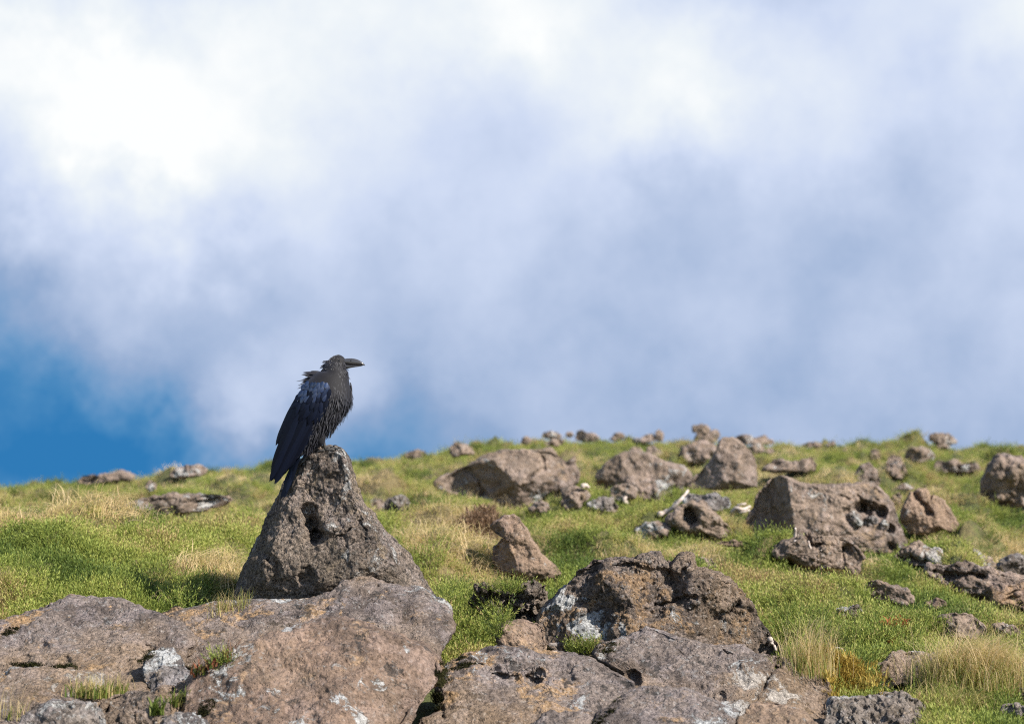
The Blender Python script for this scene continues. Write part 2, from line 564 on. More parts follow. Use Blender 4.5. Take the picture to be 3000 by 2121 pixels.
def cube_sphere(n):
    if n in _cube:
        return _cube[n]
    t = np.tan(np.linspace(-1, 1, n + 1) * math.pi / 4)
    u, v = np.meshgrid(t, t, indexing='ij')
    o = np.ones_like(u)
    sides = [(o, u, v), (-o, v, u), (v, o, u), (u, -o, v), (u, v, o), (v, u, -o)]
    V = np.concatenate([np.stack(s, -1).reshape(-1, 3) for s in sides])
    m = n + 1
    i, j = np.meshgrid(np.arange(n), np.arange(n), indexing='ij')
    a = (i * m + j).ravel()
    q = np.stack([a, a + m, a + m + 1, a + 1], 1)
    Q = np.concatenate([q + k * m * m for k in range(6)])
    key = np.round(V * 1e5).astype(np.int64)
    key = (key[:, 0] * 1000003 + key[:, 1]) * 1000003 + key[:, 2]
    _, idx, inv = np.unique(key, return_index=True, return_inverse=True)
    V = V[idx]
    Q = inv[Q]
    V /= np.linalg.norm(V, axis=1)[:, None]
    _cube[n] = (V, Q)
    return _cube[n]


def radial_outline(poly, c, k=720):
    """Distance from c to the polygon's boundary in k directions."""
    th = np.arange(k) / k * 2 * np.pi
    dx, dz = np.cos(th), np.sin(th)
    a = poly - c
    b = np.roll(a, -1, 0)
    e = b - a
    den = dx[:, None] * -e[None, :, 1] - dz[:, None] * -e[None, :, 0]
    den = np.where(np.abs(den) < 1e-9, 1e-9, den)
    t = (a[None, :, 0] * -e[None, :, 1] - a[None, :, 1] * -e[None, :, 0]) / den
    s = (dx[:, None] * a[None, :, 1] - dz[:, None] * a[None, :, 0]) / den
    ok = (t > 0) & (s >= -1e-6) & (s <= 1 + 1e-6)
    r = np.where(ok, t, 0).max(1)
    r = np.where(r <= 0, r[r > 0].mean(), r)
    w = np.array([1, 2, 3, 2, 1.]); w /= w.sum()
    rp = np.concatenate([r[-2:], r, r[:2]])
    return np.convolve(rp, w, 'valid')


def vnormals(V, Q):
    n = np.cross(V[Q[:, 2]] - V[Q[:, 0]], V[Q[:, 3]] - V[Q[:, 1]])
    N = np.zeros_like(V)
    for k in range(4):
        for c in range(3):
            N[:, c] += np.bincount(Q[:, k], n[:, c], len(V))
    return N / (np.linalg.norm(N, axis=1)[:, None] + 1e-12)


def pline_dist(px, py, pl):
    d = np.full(len(px), 1e9)
    for (x0, y0), (x1, y1) in zip(pl[:-1], pl[1:]):
        ex, ey = x1 - x0, y1 - y0
        t = np.clip(((px - x0) * ex + (py - y0) * ey) / (ex * ex + ey * ey + 1e-9), 0, 1)
        d = np.minimum(d, np.hypot(px - x0 - t * ex, py - y0 - t * ey))
    return d


NROCK = [0]
FEET = []


def rock(name, label, zoom, pts, D=None, lean=0., tf=.5, tb=.45, mat='far', n=None, planes=5, rough=1., pits=0.,
         e=.8, dents=(), cracks=(), center=None, group=None, cat='rock', fine=1., lumps=0., facet=.6):
    NROCK[0] += 1
    rg = np.random.default_rng(100 + NROCK[0])
    poly = zp(zoom, pts)
    x, y = poly[:, 0], poly[:, 1]
    area = abs(np.sum(x * np.roll(y, -1) - np.roll(x, -1) * y)) / 2
    cr = x * np.roll(y, -1) - np.roll(x, -1) * y
    c = np.array([((x + np.roll(x, -1)) * cr).sum(), ((y + np.roll(y, -1)) * cr).sum()]) / (3 * cr.sum())
    if center is not None:
        c = zp(zoom, [center])[0]
    Rr = math.sqrt(area) / 2
    if D is None:
        dg = ground_depth(c[0], y.max() - .10 * (y.max() - y.min()))
        D = dg + tf * 2 * Rr / F * dg * .35
    s = 2 * Rr / F * D
    if D > 8.3 or c[0] > 2250:
        FEET.append((poly, D, tf * s * .6))
    if n is None:
        n = int(np.clip(2 * Rr * .3413 * .42 + 7, 9, 105))
    S, Q = cube_sphere(n)
    o = np.array([0, -.38, 0])                                  # denser towards the front
    bq = S @ o
    tq = -bq + np.sqrt(bq * bq + 1 - o @ o)
    S = o + S * tq[:, None]
    rr = np.hypot(S[:, 0], S[:, 2])
    th = np.arctan2(-S[:, 2], S[:, 0]) % (2 * np.pi)            # picture angle, y down
    rad = radial_outline(poly, c)
    B = np.interp(th, np.arange(721) / 720 * 2 * np.pi, np.concatenate([rad, rad[:1]]))
    px = c[0] + B * rr * np.cos(th)
    py = c[1] + B * rr * np.sin(th)
    front = S[:, 1] < 0
    h = np.abs(S[:, 1]) ** e
    u = (px - c[0]) / Rr
    v = (c[1] - py) / Rr
    if isinstance(planes, int):
        pl = []
        for k in range(planes):
            an = rg.uniform(0, 2 * np.pi)
            ti = rg.uniform(.15, .75)
            pl.append((rg.uniform(.55, .95), ti * math.cos(an), ti * math.sin(an)))
    else:
        pl = planes
    f = h.copy()
    kk = .03
    wob = .10 * fbm(np.stack([u * 1.3 + NROCK[0], v * 1.3, u * 0], 1), 3)
    for hk, ak, bk in pl:
        p = hk - ak * u - bk * v + wob
        dd = np.clip(.5 + .5 * (p - f) / kk, 0, 1)
        f = p * (1 - dd) + f * dd - kk * dd * (1 - dd)
    f = np.maximum(f, -.15 * h)
    if lumps:
        f = f + lumps * fbm(np.stack([u * 1.6 + 3.7 * NROCK[0], v * 1.6, u * 0 + .5], 1), 4, .55) * sm(h, .0, .4)
    ff = np.where(front, f, -h * tb / tf) * tf * s
    edge = sm(h, .05, .35)
    for zx, zy, zr, dep in dents:
        q = zp(zoom, [(zx, zy)])[0]
        r_ = zr / ZOOM[zoom][2]
        wx = px + 6 * pn(np.stack([px * .03, py * .03, px * 0], 1))
        dd = np.hypot(wx - q[0], py - q[1]) / r_
        ff -= np.where(front, dep * np.exp(-dd ** 4) * (edge if dep > 0 else 1), 0)
    for pl_, wd, dep in cracks:
        q = zp(zoom, pl_)
        jx = px + 5 * pn(np.stack([px * .04, py * .04, px * 0 + 5], 1)) * 2
        jy = py + 5 * pn(np.stack([px * .04, py * .04, px * 0 + 9], 1)) * 2
        dd = pline_dist(jx, jy, q) / (wd / ZOOM[zoom][2])
        ff -= np.where(front, dep * np.exp(-dd * dd), 0)
    Vw = at(px, py, D + lean * (c[1] - py) / F * D - ff)
    seed = rg.uniform(0, 60, 3)
    for step in range(2):
        N = vnormals(Vw, Q)
        pnm = Vw + seed
        if step == 0:
            disp = fbm(pnm * 2.1 / s, 3) * .040 * s * rough + fbm(pnm * 6.5 / s, 3, .5) * .014 * s * rough
            # fracture facets: every cell of the surface is a slightly tilted plane
            C_ = (Vw - Vw.mean(0)) / s
            for nc, am in ((14, .045), (46, .018)):
                sd_ = C_[rg.integers(0, len(C_), nc)]
                off_ = rg.normal(0, 1, nc); til = rg.normal(0, 1.6, (nc, 3))
                Cw = C_ + .05 * np.stack([pn(C_ * 4 + 3), pn(C_ * 4 + 13), pn(C_ * 4 + 23)], 1)
                d2 = ((Cw[:, None] - sd_[None]) ** 2).sum(2)
                wt = np.exp(-(d2 - d2.min(1, keepdims=True)) * (60 * nc / 14))
                val = off_[None] + ((Cw[:, None] - sd_[None]) * til[None]).sum(2) * 2
                disp += am * s * rough * facet * (wt * val).sum(1) / wt.sum(1)
        else:
            disp = fbm(pnm * 16, 3, .6) * .010 * fine * min(1.5, max(1, s))
            disp += fbm(pnm * 45, 2, .6) * .0035 * fine
            if pits:
                cav = fbm(pnm * 24 + 5, 3, .6)
                disp -= pits * sm(cav, .10, .45)
                disp -= pits * .5 * sm(pn(pnm * 60), .15, .4)
        Vw = Vw + N * disp[:, None]
    org = np.array([Vw[:, 0].mean(), D, Vw[:, 2].min()])
    return put(name, make_mesh(name, Vw - org, [Q]), MAT[mat], loc=tuple(org), label=label, cat=cat, group=group, kind='thing')


# --- foreground
rock('standing_stone', 'tall rough grey standing stone with a deep hole, the crow perched on its top', 'B',
     [(205, 48), (245, 8), (300, 16), (390, 18), (430, 60), (455, 130), (470, 210), (500, 270), (535, 340), (600, 400), (650, 480), (720, 560), (790, 650),
      (830, 720), (880, 790), (930, 870), (930, 960), (500, 1080), (0, 1060), (-190, 980), (-230, 890), (-212, 840), (-190, 740), (-150, 660), (-100, 560), (-57, 500),
      (-37, 430), (18, 330), (58, 230), (112, 148), (160, 92)],
     D=8.9, tf=.62, tb=.6, mat='perch', n=118, e=.75, center=(330, 540), cat='stone',
     planes=[(.72, -.20, .30), (1.82, 1.72, 1.0), (1.9, -1.85, .96), (.98, -.42, -.12)], rough=.30, facet=.25, fine=1.0, pits=.004,
     dents=[(228, 470, 44, .13), (250, 530, 42, .16), (205, 405, 50, .07), (330, 490, 45, -.05), (190, 760, 50, .03), (-60, 600, 45, .02)],
     cracks=[([(370, 540), (440, 500), (500, 450), (540, 500)], 6, .02), ([(-40, 640), (20, 700), (10, 800)], 16, .03)])
rock('long_slab', 'long low brown slab lying in front of the standing stone', 'B',
     [(-650, 1040), (-560, 1000), (-400, 960), (-200, 905), (0, 900), (180, 885), (330, 850), (420, 800), (490, 780), (620, 790), (780, 830), (900, 870),
      (1000, 910), (1050, 960), (1070, 1040), (1055, 1100), (1000, 1160), (960, 1230), (850, 1350), (300, 1420), (-300, 1380), (-620, 1280), (-760, 1170)],
     D=8.15, lean=1.5, tf=.28, mat='slab', n=110, e=.6, center=(250, 1080), planes=[(.75, .1, .25), (.85, -.2, .05)], rough=.75, lumps=.12,
     dents=[(600, 825, 14, .03)], facet=.3, cat='slab')
rock('front_boulder', 'big smooth brown boulder nearest the viewer, bottom middle left', 'B',
     [(-510, 1420), (-430, 1330), (-330, 1250), (-180, 1190), (-60, 1135), (70, 1085), (200, 1050), (300, 1015), (400, 1005), (500, 1012), (580, 1050), (650, 1090), (760, 1130),
      (860, 1175), (940, 1240), (962, 1300), (955, 1370), (920, 1430), (860, 1510), (790, 1600), (740, 1700), (640, 1850), (100, 1900), (-400, 1800), (-530, 1600)],
     D=7.25, lean=.9, tf=.42, mat='smooth', n=118, e=.6, center=(230, 1420), planes=[(.75, -.05, .3), (.95, -.45, .12), (1.15, .8, -.2)], rough=.6, lumps=.08, facet=.3, cat='boulder')
rock('left_slab', 'broad grey-brown slab at the left edge with a white lichen streak', 'A',
     [(-160, 1120), (-60, 1060), (30, 1020), (130, 980), (270, 950), (400, 890), (540, 882), (680, 900), (740, 920), (800, 950), (880, 975), (960, 1010), (1060, 1060), (1130, 1150),
      (1050, 1300), (800, 1420), (400, 1420), (100, 1380), (-160, 1350)],
     D=7.9, lean=1.9, tf=.25, mat='slab', n=110, e=.6, planes=[(.7, .1, .3), (.8, -.3, .1)], rough=.8, lumps=.12, facet=.3, cat='slab',
     dents=[(250, 1178, 30, .03), (150, 1265, 45, .04), (375, 1275, 45, .04), (850, 1195, 40, .04)])
rock('lower_left_slab', 'low lichen-speckled slab at the left edge below the dark moss strips', 'A',
     [(-160, 1340), (0, 1320), (200, 1297), (450, 1303), (600, 1335), (700, 1370), (860, 1380), (900, 1440), (800, 1500), (600, 1560), (200, 1640), (-160, 1660)],
     D=7.25, lean=2.2, tf=.2, mat='slab', n=80, e=.6, planes=[(.7, .1, .25)], rough=.9, lumps=.12, facet=.3, cat='slab')
rock('corner_rock', 'pale lichen-covered rock at the bottom edge, below the grey pebble', 'A',
     [(60, 1700), (140, 1590), (200, 1530), (300, 1490), (430, 1480), (560, 1490), (600, 1530), (630, 1600), (620, 1720), (450, 1800), (200, 1800)],
     D=6.85, lean=1., tf=.4, mat='pale', n=60, planes=3, rough=1., lumps=.1)
rock('small_boulder', 'small rounded rock with a dark hollow, in front of the straw grass tuft', 'A',
     [(580, 1560), (610, 1500), (660, 1460), (760, 1437), (880, 1440), (950, 1480), (965, 1540), (950, 1620), (870, 1690), (680, 1690), (600, 1640)],
     D=7.0, lean=.8, tf=.4, mat='pitted', n=60, planes=3, dents=[(610, 1535, 24, .08), (780, 1580, 30, .02)], cat='boulder')
rock('crevice_rock', 'broken lichen rock at the bottom edge beside the green grass sprout', 'A',
     [(880, 1640), (930, 1580), (1010, 1550), (1090, 1560), (1180, 1600), (1240, 1680), (1100, 1760), (930, 1740)],
     D=6.9, lean=.8, tf=.4, mat='pale', n=40, planes=4)
rock('lichen_lump', 'lumpy lichen-crusted rock in the joint left of the front boulder', 'A',
     [(830, 1290), (870, 1230), (930, 1180), (1000, 1190), (1060, 1260), (1110, 1330), (1110, 1420), (1000, 1480), (880, 1440), (840, 1370)], D=7.5, lean=1.2, mat='pale', n=50, tf=.4, planes=3, rough=1.1, lumps=.15)
rock('joint_stone', 'small stone filling the joint behind the green sprout', 'A',
     [(870, 1450), (950, 1400), (1060, 1390), (1150, 1440), (1130, 1560), (1010, 1600), (900, 1560)], D=7.2, lean=1.2, mat='slab', n=40, tf=.4, planes=3, rough=1.1, lumps=.15, cat='stone')
rock('pebble', 'flat grey pebble lying beside the straw grass tuft', 'A',
     [(345, 1482), (370, 1466), (410, 1463), (440, 1475), (436, 1492), (400, 1503), (360, 1498)], D=6.98, tf=.6, mat='far', n=18, planes=0, rough=.4, cat='pebble', fine=.2)
rock('wedge_rock', 'small pointed rock wedged between two slabs under the green mound', 'A',
     [(930, 995), (980, 960), (1020, 928), (1060, 960), (1110, 1020), (1080, 1080), (960, 1070)], D=8.35, tf=.5, mat='slab', n=40, planes=3)
rock('middle_slab', 'low cracked slab with white lichen at the bottom middle', 'B',
     [(950, 1420), (975, 1350), (1010, 1270), (1130, 1220), (1260, 1195), (1400, 1180), (1520, 1180), (1650, 1188), (1760, 1205), (1870, 1250), (1980, 1310), (2090, 1370), (2120, 1450),
      (2000, 1560), (1800, 1660), (1500, 1800), (1100, 1820), (850, 1740), (860, 1600), (960, 1550), (985, 1490)],
     D=7.5, lean=1.5, tf=.3, mat='slab', n=110, e=.55, planes=[(.75, .05, .3), (.9, .4, .1)], rough=.8, lumps=.13, facet=.3, cat='slab',
     cracks=[([(1280, 1320), (1430, 1360), (1540, 1340)], 14, .03), ([(1010, 1260), (1080, 1300), (1200, 1270)], 12, .02)], dents=[(1500, 1345, 40, .03), (985, 1580, 16, .04)])
rock('cracked_slab', 'big sloping slab with a long crack, in front of the knobbed boulder', 'C',
     [(540, 960), (600, 900), (700, 868), (830, 800), (900, 768), (980, 775), (1060, 830), (1180, 855), (1350, 895), (1460, 900), (1540, 893), (1650, 930), (1770, 955), (1820, 968),
      (1880, 1010), (1960, 1060), (2060, 1090), (2120, 1140), (2137, 1200), (2112, 1290), (2122, 1400), (2130, 1520), (1700, 1600), (1200, 1520), (850, 1300), (780, 1160), (700, 1060), (600, 1000)],
     D=7.85, lean=1.2, tf=.32, mat='slab', n=112, e=.55, center=(1350, 1150), planes=[(.7, -.1, .3), (1.15, .75, .1), (.85, .1, .0)], rough=.75, lumps=.1, facet=.3, cat='slab',
     cracks=[([(1815, 970), (1790, 1030), (1740, 1100), (1690, 1170), (1640, 1240)], 14, .035), ([(1770, 1045), (1800, 1060)], 8, .03), ([(1420, 930), (1470, 955)], 7, .02),
             ([(560, 1000), (680, 960), (760, 870), (860, 800)], 30, .04)],
     dents=[(815, 1110, 45, .07), (640, 890, 50, .04), (1405, 1235, 25, .03)])
rock('lower_slab', 'flat slab at the bottom edge with a white lichen patch on its top', 'C',
     [(520, 1450), (560, 1400), (640, 1330), (760, 1230), (830, 1185), (1000, 1172), (1150, 1195), (1300, 1240), (1450, 1290), (1545, 1335), (1520, 1390), (1480, 1470), (1400, 1580), (900, 1620), (600, 1560)],
     D=7.0, lean=1.7, tf=.28, mat='slab', n=90, e=.55, planes=[(.75, .05, .3)], rough=.7, lumps=.1, facet=.3, cat='slab')
rock('edge_slab', 'low rounded slab at the bottom edge left of the mossy crack', 'C',
     [(60, 1470), (120, 1405), (200, 1362), (290, 1342), (400, 1338), (480, 1355), (530, 1400), (545, 1470), (450, 1580), (150, 1580)],
     D=6.85, lean=1.6, tf=.28, mat='slab', n=60, e=.6, planes=2, facet=.3, cat='slab')
rock('corner_slab', 'brown slab at the bottom edge right of the dark gap, under the cracked slab', 'C',
     [(1500, 1470), (1540, 1370), (1590, 1310), (1650, 1268), (1750, 1258), (1850, 1290), (1950, 1340), (2050, 1400), (2100, 1470), (2000, 1580), (1600, 1580)],
     D=6.95, lean=1.6, tf=.28, mat='smooth', n=70, e=.6, planes=2, facet=.3, cat='slab')
rock('knobbed_boulder', 'large pitted boulder with a square knob on top, right of centre', 'C',
     [(160, 760), (195, 690), (230, 640), (300, 570), (380, 480), (420, 430), (440, 380), (510, 350), (540, 315), (640, 305), (740, 300), (800, 312), (850, 290), (930, 272), (990, 275),
      (1015, 320), (1065, 368), (1085, 340), (1120, 300), (1180, 280), (1212, 290), (1216, 400), (1300, 402), (1390, 415), (1460, 450), (1530, 510), (1590, 580), (1630, 650), (1680, 740),
      (1730, 820), (1790, 880), (1820, 960), (1700, 1080), (1000, 1100), (350, 1000), (200, 880)],
     D=8.75, lean=.25, tf=.5, mat='pitted', n=116, e=.65, center=(900, 680), planes=[(.78, .15, .42), (1.0, .62, -.15), (.85, -.5, .15)], rough=.55, facet=.4, pits=.009, lumps=.08, cat='boulder',
     dents=[(1060, 450, 60, .06), (1100, 490, 70, .06), (1160, 420, 40, .05), (1120, 585, 60, .05), (700, 350, 50, .05), (560, 370, 50, .05), (770, 345, 30, .04), (620, 700, 160, .05),
            (900, 640, 120, .04), (470, 665, 35, -.015), (1330, 520, 160, -.06)],
     cracks=[([(960, 620), (1080, 590), (1220, 575)], 15, .05), ([(1385, 710), (1450, 670), (1520, 620)], 16, .05), ([(440, 420), (620, 380), (800, 350), (960, 390), (1060, 400)], 10, .03)])
rock('tan_block', 'tan block-shaped stone between the juniper cushion and the knobbed boulder', 'B',
     [(1290, 1120), (1310, 1080), (1355, 1038), (1450, 1028), (1530, 1040), (1575, 1095), (1600, 1165), (1570, 1230), (1400, 1240), (1310, 1190)],
     D=8.25, lean=.5, tf=.5, mat='smooth', n=46, planes=3, cat='stone')
rock('knobbly_rock', 'knobbly grey rock with a green sprig growing on its top', 'B',
     [(1125, 925), (1160, 880), (1180, 830), (1230, 798), (1275, 830), (1330, 850), (1400, 845), (1440, 820), (1485, 803), (1540, 822), (1570, 860), (1597, 900), (1595, 945), (1570, 990),
      (1540, 1025), (1480, 1060), (1380, 1060), (1290, 1000), (1190, 955)],
     D=9.15, tf=.55, mat='perch', n=66, planes=4, rough=1.6, pits=.012, lumps=.3, dents=[(1350, 960, 40, .05), (1290, 900, 30, .04), (1440, 870, 40, .03), (1540, 960, 25, .04)])

# --- middle distance
rock('leaning_slab', 'smooth slanting slab beside the dry brown juniper', 'B',
     [(1255, 485), (1300, 450), (1335, 418), (1390, 408), (1440, 450), (1500, 555), (1570, 645), (1640, 715), (1690, 770), (1600, 800), (1450, 800), (1320, 740), (1275, 670), (1285, 600), (1325, 540)],
     mat='smooth', tf=.5, n=60, e=.7, center=(1440, 610), planes=[(.62, .05, .25), (1.2, .9, .55), (1.0, -.9, -.1)], rough=.6, cat='slab')
rock('overhanging_boulder', 'large wedge boulder with a dark undercut, tapering to a point at left', 'E',
     [(160, 490), (240, 450), (350, 390), (500, 330), (620, 280), (760, 250), (860, 255), (970, 265), (1060, 310), (1110, 360), (1137, 420), (1125, 480), (1060, 522), (960, 560), (880, 600),
      (775, 662), (700, 650), (560, 615), (430, 585), (280, 560), (200, 522)],
     mat='far', n=76, tf=.55, e=.75, planes=[(.68, .10, .38), (.75, -.55, -.35), (1.0, .45, -.85), (.95, .6, .2)], rough=.75, facet=.5, lumps=.08, cat='boulder',
     cracks=[([(895, 330), (905, 400), (850, 430), (790, 470)], 12, .05), ([(380, 400), (470, 480), (500, 560)], 14, .05)], dents=[(640, 610, 70, .09), (690, 560, 40, .05)])
rock('mound_boulder', 'broad hump-backed rough boulder between the wedge boulder and the pointed boulder', 'E',
     [(1205, 565), (1240, 480), (1300, 390), (1380, 310), (1440, 270), (1500, 290), (1560, 300), (1680, 325), (1720, 350), (1850, 400), (1890, 440), (1880, 520), (1890, 610), (1700, 625), (1450, 625), (1250, 590)],
     mat='far', n=70, tf=.5, e=.75, planes=[(.72, .0, .5), (.9, -.6, .1), (.85, .35, -.2)], rough=1.0, facet=.5, lumps=.10, cat='boulder', cracks=[([(1240, 580), (1330, 570), (1420, 590)], 10, .05)])
rock('pointed_boulder', 'tall pointed brown boulder standing right of the hump-backed one', 'G',
     [(45, 500), (120, 410), (170, 350), (225, 275), (262, 195), (330, 190), (400, 230), (470, 290), (492, 330), (500, 430), (507, 525), (300, 540), (60, 530)],
     mat='far', n=56, tf=.5, e=.75, planes=[(.7, -.1, .4), (.9, -.75, .2), (1.0, .7, .3)], rough=.7, facet=.4, cat='boulder')
rock('great_boulder', 'largest far boulder, brown with a white-lined hollow and a dark left side', 'G',
     [(445, 840), (438, 740), (485, 660), (500, 570), (560, 510), (592, 470), (640, 437), (700, 442), (770, 480), (900, 503), (1050, 512), (1130, 505), (1220, 493), (1310, 520), (1370, 570), (1405, 620),
      (1440, 690), (1450, 750), (1480, 800), (1502, 890), (1490, 945), (1380, 965), (1190, 950), (900, 930), (620, 905), (520, 880)],
     mat='far', n=92, tf=.5, e=.6, center=(960, 720), planes=[(.72, .0, .22), (1.0, .55, .35), (2.05, -2.0, -.15), (.85, .25, -.35)], rough=.6, facet=.35, lumps=.05, cat='boulder', fine=1.3,
     dents=[(1195, 650, 42, .16), (1240, 672, 40, .17), (1290, 660, 26, .12), (1335, 690, 36, .15), (1120, 700, 50, .06), (1180, 740, 70, .07), (1290, 750, 70, .07), (1385, 800, 28, .08), (1400, 925, 34, .07)], cracks=[([(1060, 590), (1180, 590), (1300, 620)], 10, .04)])
rock('apron_rock', 'rough brown rock shelf at the foot of the great boulder, behind dead twigs', 'G',
     [(590, 950), (640, 880), (720, 860), (860, 838), (960, 850), (1090, 870), (1180, 930), (1225, 990), (1160, 1085), (1000, 1060), (930, 1065), (800, 1040), (700, 1010), (600, 1000)],
     mat='far', n=60, tf=.5, planes=4, rough=1.0, facet=.5, lumps=.12, cracks=[([(840, 850), (860, 910), (950, 900)], 14, .07)], dents=[(1090, 950, 40, .06)], fine=1.6)
rock('split_boulder', 'pale brown boulder split by a notch, right of the great boulder', 'G',
     [(1462, 760), (1480, 660), (1530, 560), (1590, 538), (1642, 545), (1668, 610), (1690, 572), (1740, 600), (1800, 680), (1852, 770), (1845, 825), (1800, 835), (1750, 800), (1640, 845), (1530, 835)],
     mat='smooth', n=60, tf=.5, e=.7, center=(1650, 710), planes=[(.7, -.1, .25), (1.0, .6, .3), (.95, -.5, -.3)], cat='boulder', cracks=[([(1560, 560), (1610, 630), (1670, 700)], 16, .07)], fine=1.2, rough=.7, facet=.4)
rock('low_dark_rock', 'dark low rock with white-flecked top below the split boulder', 'G',
     [(1425, 990), (1470, 930), (1560, 888), (1620, 910), (1675, 930), (1720, 928), (1770, 1000), (1778, 1055), (1650, 1070), (1540, 1040)],
     mat='far', n=44, tf=.5, planes=[(.75, .1, .8), (.8, -.5, .1)], rough=1.3, cracks=[([(1450, 1000), (1560, 1000), (1660, 1040)], 22, .08)])
rock('arched_rock', 'crooked rock with a dark cave-like hole, left of the great boulder', 'E',
     [(1735, 745), (1790, 690), (1830, 640), (1900, 620), (1980, 640), (2040, 690), (2090, 740), (2145, 775), (2165, 820), (2155, 860), (2030, 845), (1850, 810)],
     mat='far', n=52, tf=.6, planes=3, rough=.9, center=(1960, 755), dents=[(1885, 722, 62, .24), (1850, 715, 30, .16)], fine=1.5)
rock('flat_topped_rock', 'grey block with a lichen-white top behind the cave-like hole', 'E',
     [(1850, 610), (1890, 575), (2040, 562), (2150, 598), (2158, 655), (2100, 680), (1960, 670), (1860, 650)], mat='pale', n=38, tf=.5, planes=3, rough=1.2)
rock('edge_boulder', 'tall grey rough boulder cut by the right edge of the view', 'G',
     [(1998, 570), (2010, 460), (2060, 380), (2120, 302), (2200, 288), (2296, 310), (2400, 380), (2450, 560), (2300, 640), (2150, 620), (2050, 600)],
     mat='far', n=64, tf=.5, planes=4, rough=1.3, lumps=.15, cat='boulder')
rock('ledge_rock', 'long broken rock ledge at the right edge below the pointed shard', 'D',
     [(1335, 450), (1360, 405), (1470, 400), (1580, 368), (1640, 372), (1720, 410), (1800, 440), (1950, 470), (2200, 520), (2250, 620), (2000, 700), (1840, 690), (1720, 660), (1600, 610), (1500, 560), (1420, 520)],
     mat='far', n=70, tf=.45, planes=[(.75, .05, .7), (.8, -.4, .2)], rough=.9, facet=.5, lumps=.12, cracks=[([(1400, 450), (1560, 500), (1680, 480), (1800, 490)], 20, .08)], dents=[(1545, 575, 36, .12), (1770, 490, 36, .07)], fine=1.4)
rock('shard_rock', 'pointed shard of rock standing above the broken ledge', 'D',
     [(1680, 430), (1692, 340), (1700, 275), (1740, 290), (1850, 365), (1890, 430), (1800, 470)], D=14.0, mat='far', n=34, tf=.5, planes=2)
rock('white_lichen_rock', 'pale rock whitened by lichen at the right edge above the ledge', 'D',
     [(1860, 440), (1890, 380), (1950, 340), (2020, 320), (2100, 330), (2220, 400), (2230, 500), (2050, 520), (1920, 490)], D=13.6, mat='pale', n=44, tf=.5, planes=3, rough=1.2)
rock('grooved_slab', 'smooth grooved brown slab at the right edge under the ledge', 'D',
     [(1835, 590), (1900, 555), (2000, 540), (2150, 520), (2300, 560), (2300, 720), (2150, 790), (1990, 775), (1850, 720)], D=11.6, mat='smooth', n=50, tf=.45, planes=[(.6, .0, .4)], cat='slab',
     cracks=[([(1850, 640), (2050, 600), (2200, 560)], 8, .03), ([(1850, 690), (2000, 660), (2150, 620)], 8, .03)])
rock('small_ledge_stone', 'small tan stone in the grass left of the grooved slab', 'D',
     [(1335, 705), (1380, 675), (1430, 658), (1490, 680), (1500, 715), (1440, 745), (1370, 745)], mat='smooth', n=26, tf=.5, planes=2, cat='stone')
rock('low_round_rock', 'low flattish brown rock amid green mats, left of the ledge', 'D',
     [(845, 605), (870, 555), (920, 522), (990, 525), (1060, 560), (1150, 572), (1210, 610), (1245, 670), (1180, 700), (1050, 690), (920, 650)], mat='far', n=44, tf=.45, planes=3)
rock('crusted_rock', 'small rock with a white-crusted left side among low green shrubs', 'D',
     [(612, 850), (620, 770), (650, 730), (750, 738), (780, 700), (815, 690), (845, 720), (865, 800), (850, 880), (740, 900), (640, 890)], mat='pale', n=40, tf=.5, planes=3, rough=1.0)
rock('dome_rock', 'dome-shaped purplish brown rock behind the tall straw grass', 'D',
     [(1362, 880), (1400, 825), (1450, 790), (1550, 768), (1650, 775), (1730, 820), (1800, 890), (1800, 960), (1600, 980), (1450, 950)], mat='far', n=48, tf=.5, planes=2, rough=.7)
rock('grass_edge_rock', 'flat-topped grey rock half hidden by the big straw tussock', 'D',
     [(865, 1300), (880, 1255), (930, 1190), (1000, 1150), (1080, 1092), (1180, 1065), (1290, 1065), (1400, 1088), (1470, 1150), (1460, 1260), (1250, 1330), (1060, 1340), (920, 1330)],
     D=8.4, lean=.5, mat='slab', n=56, tf=.45, planes=[(.7, -.1, .5), (.8, -.5, -.1)], rough=1.)
rock('lichen_slab', 'slab crusted with curly white lichen at the bottom right', 'D',
     [(560, 1480), (600, 1420), (700, 1400), (820, 1398), (900, 1385), (1000, 1378), (1150, 1425), (1280, 1495), (1315, 1560), (1290, 1660), (900, 1750), (580, 1700)],
     D=7.5, lean=1.0, mat='pale', n=66, tf=.4, planes=[(.7, -.1, .35), (.85, -.4, -.3)], rough=1.1, pits=.012, cat='slab')
rock('dark_rock', 'dark rock at the right edge near the bottom corner', 'D',
     [(2035, 1450), (2055, 1375), (2100, 1350), (2180, 1340), (2200, 1450), (2150, 1520), (2060, 1500)], D=7.9, mat='perch', n=30, tf=.5, planes=3)
rock('corner_stone', 'small rough grey stone at the bottom right corner under grass', 'D',
     [(1910, 1520), (1930, 1480), (1990, 1468), (2100, 1488), (2200, 1510), (2180, 1570), (2050, 1570), (1960, 1560)], D=7.5, mat='pale', n=34, tf=.5, planes=3, cat='stone')
rock('bank_rock', 'low flat rock in the turf right of the dome-shaped rock', 'D',
     [(1830, 860), (1900, 850), (2000, 868), (2085, 920), (2085, 955), (1980, 940), (1880, 900)], mat='far', n=28, tf=.5, planes=2)
rock('turf_rock', 'low rock poking from grass at the right edge beside the tussock', 'D',
     [(1920, 1260), (1980, 1240), (2060, 1265), (2150, 1310), (2160, 1380), (2050, 1350), (1960, 1310)], D=8.6, mat='slab', n=30, tf=.5, planes=2)

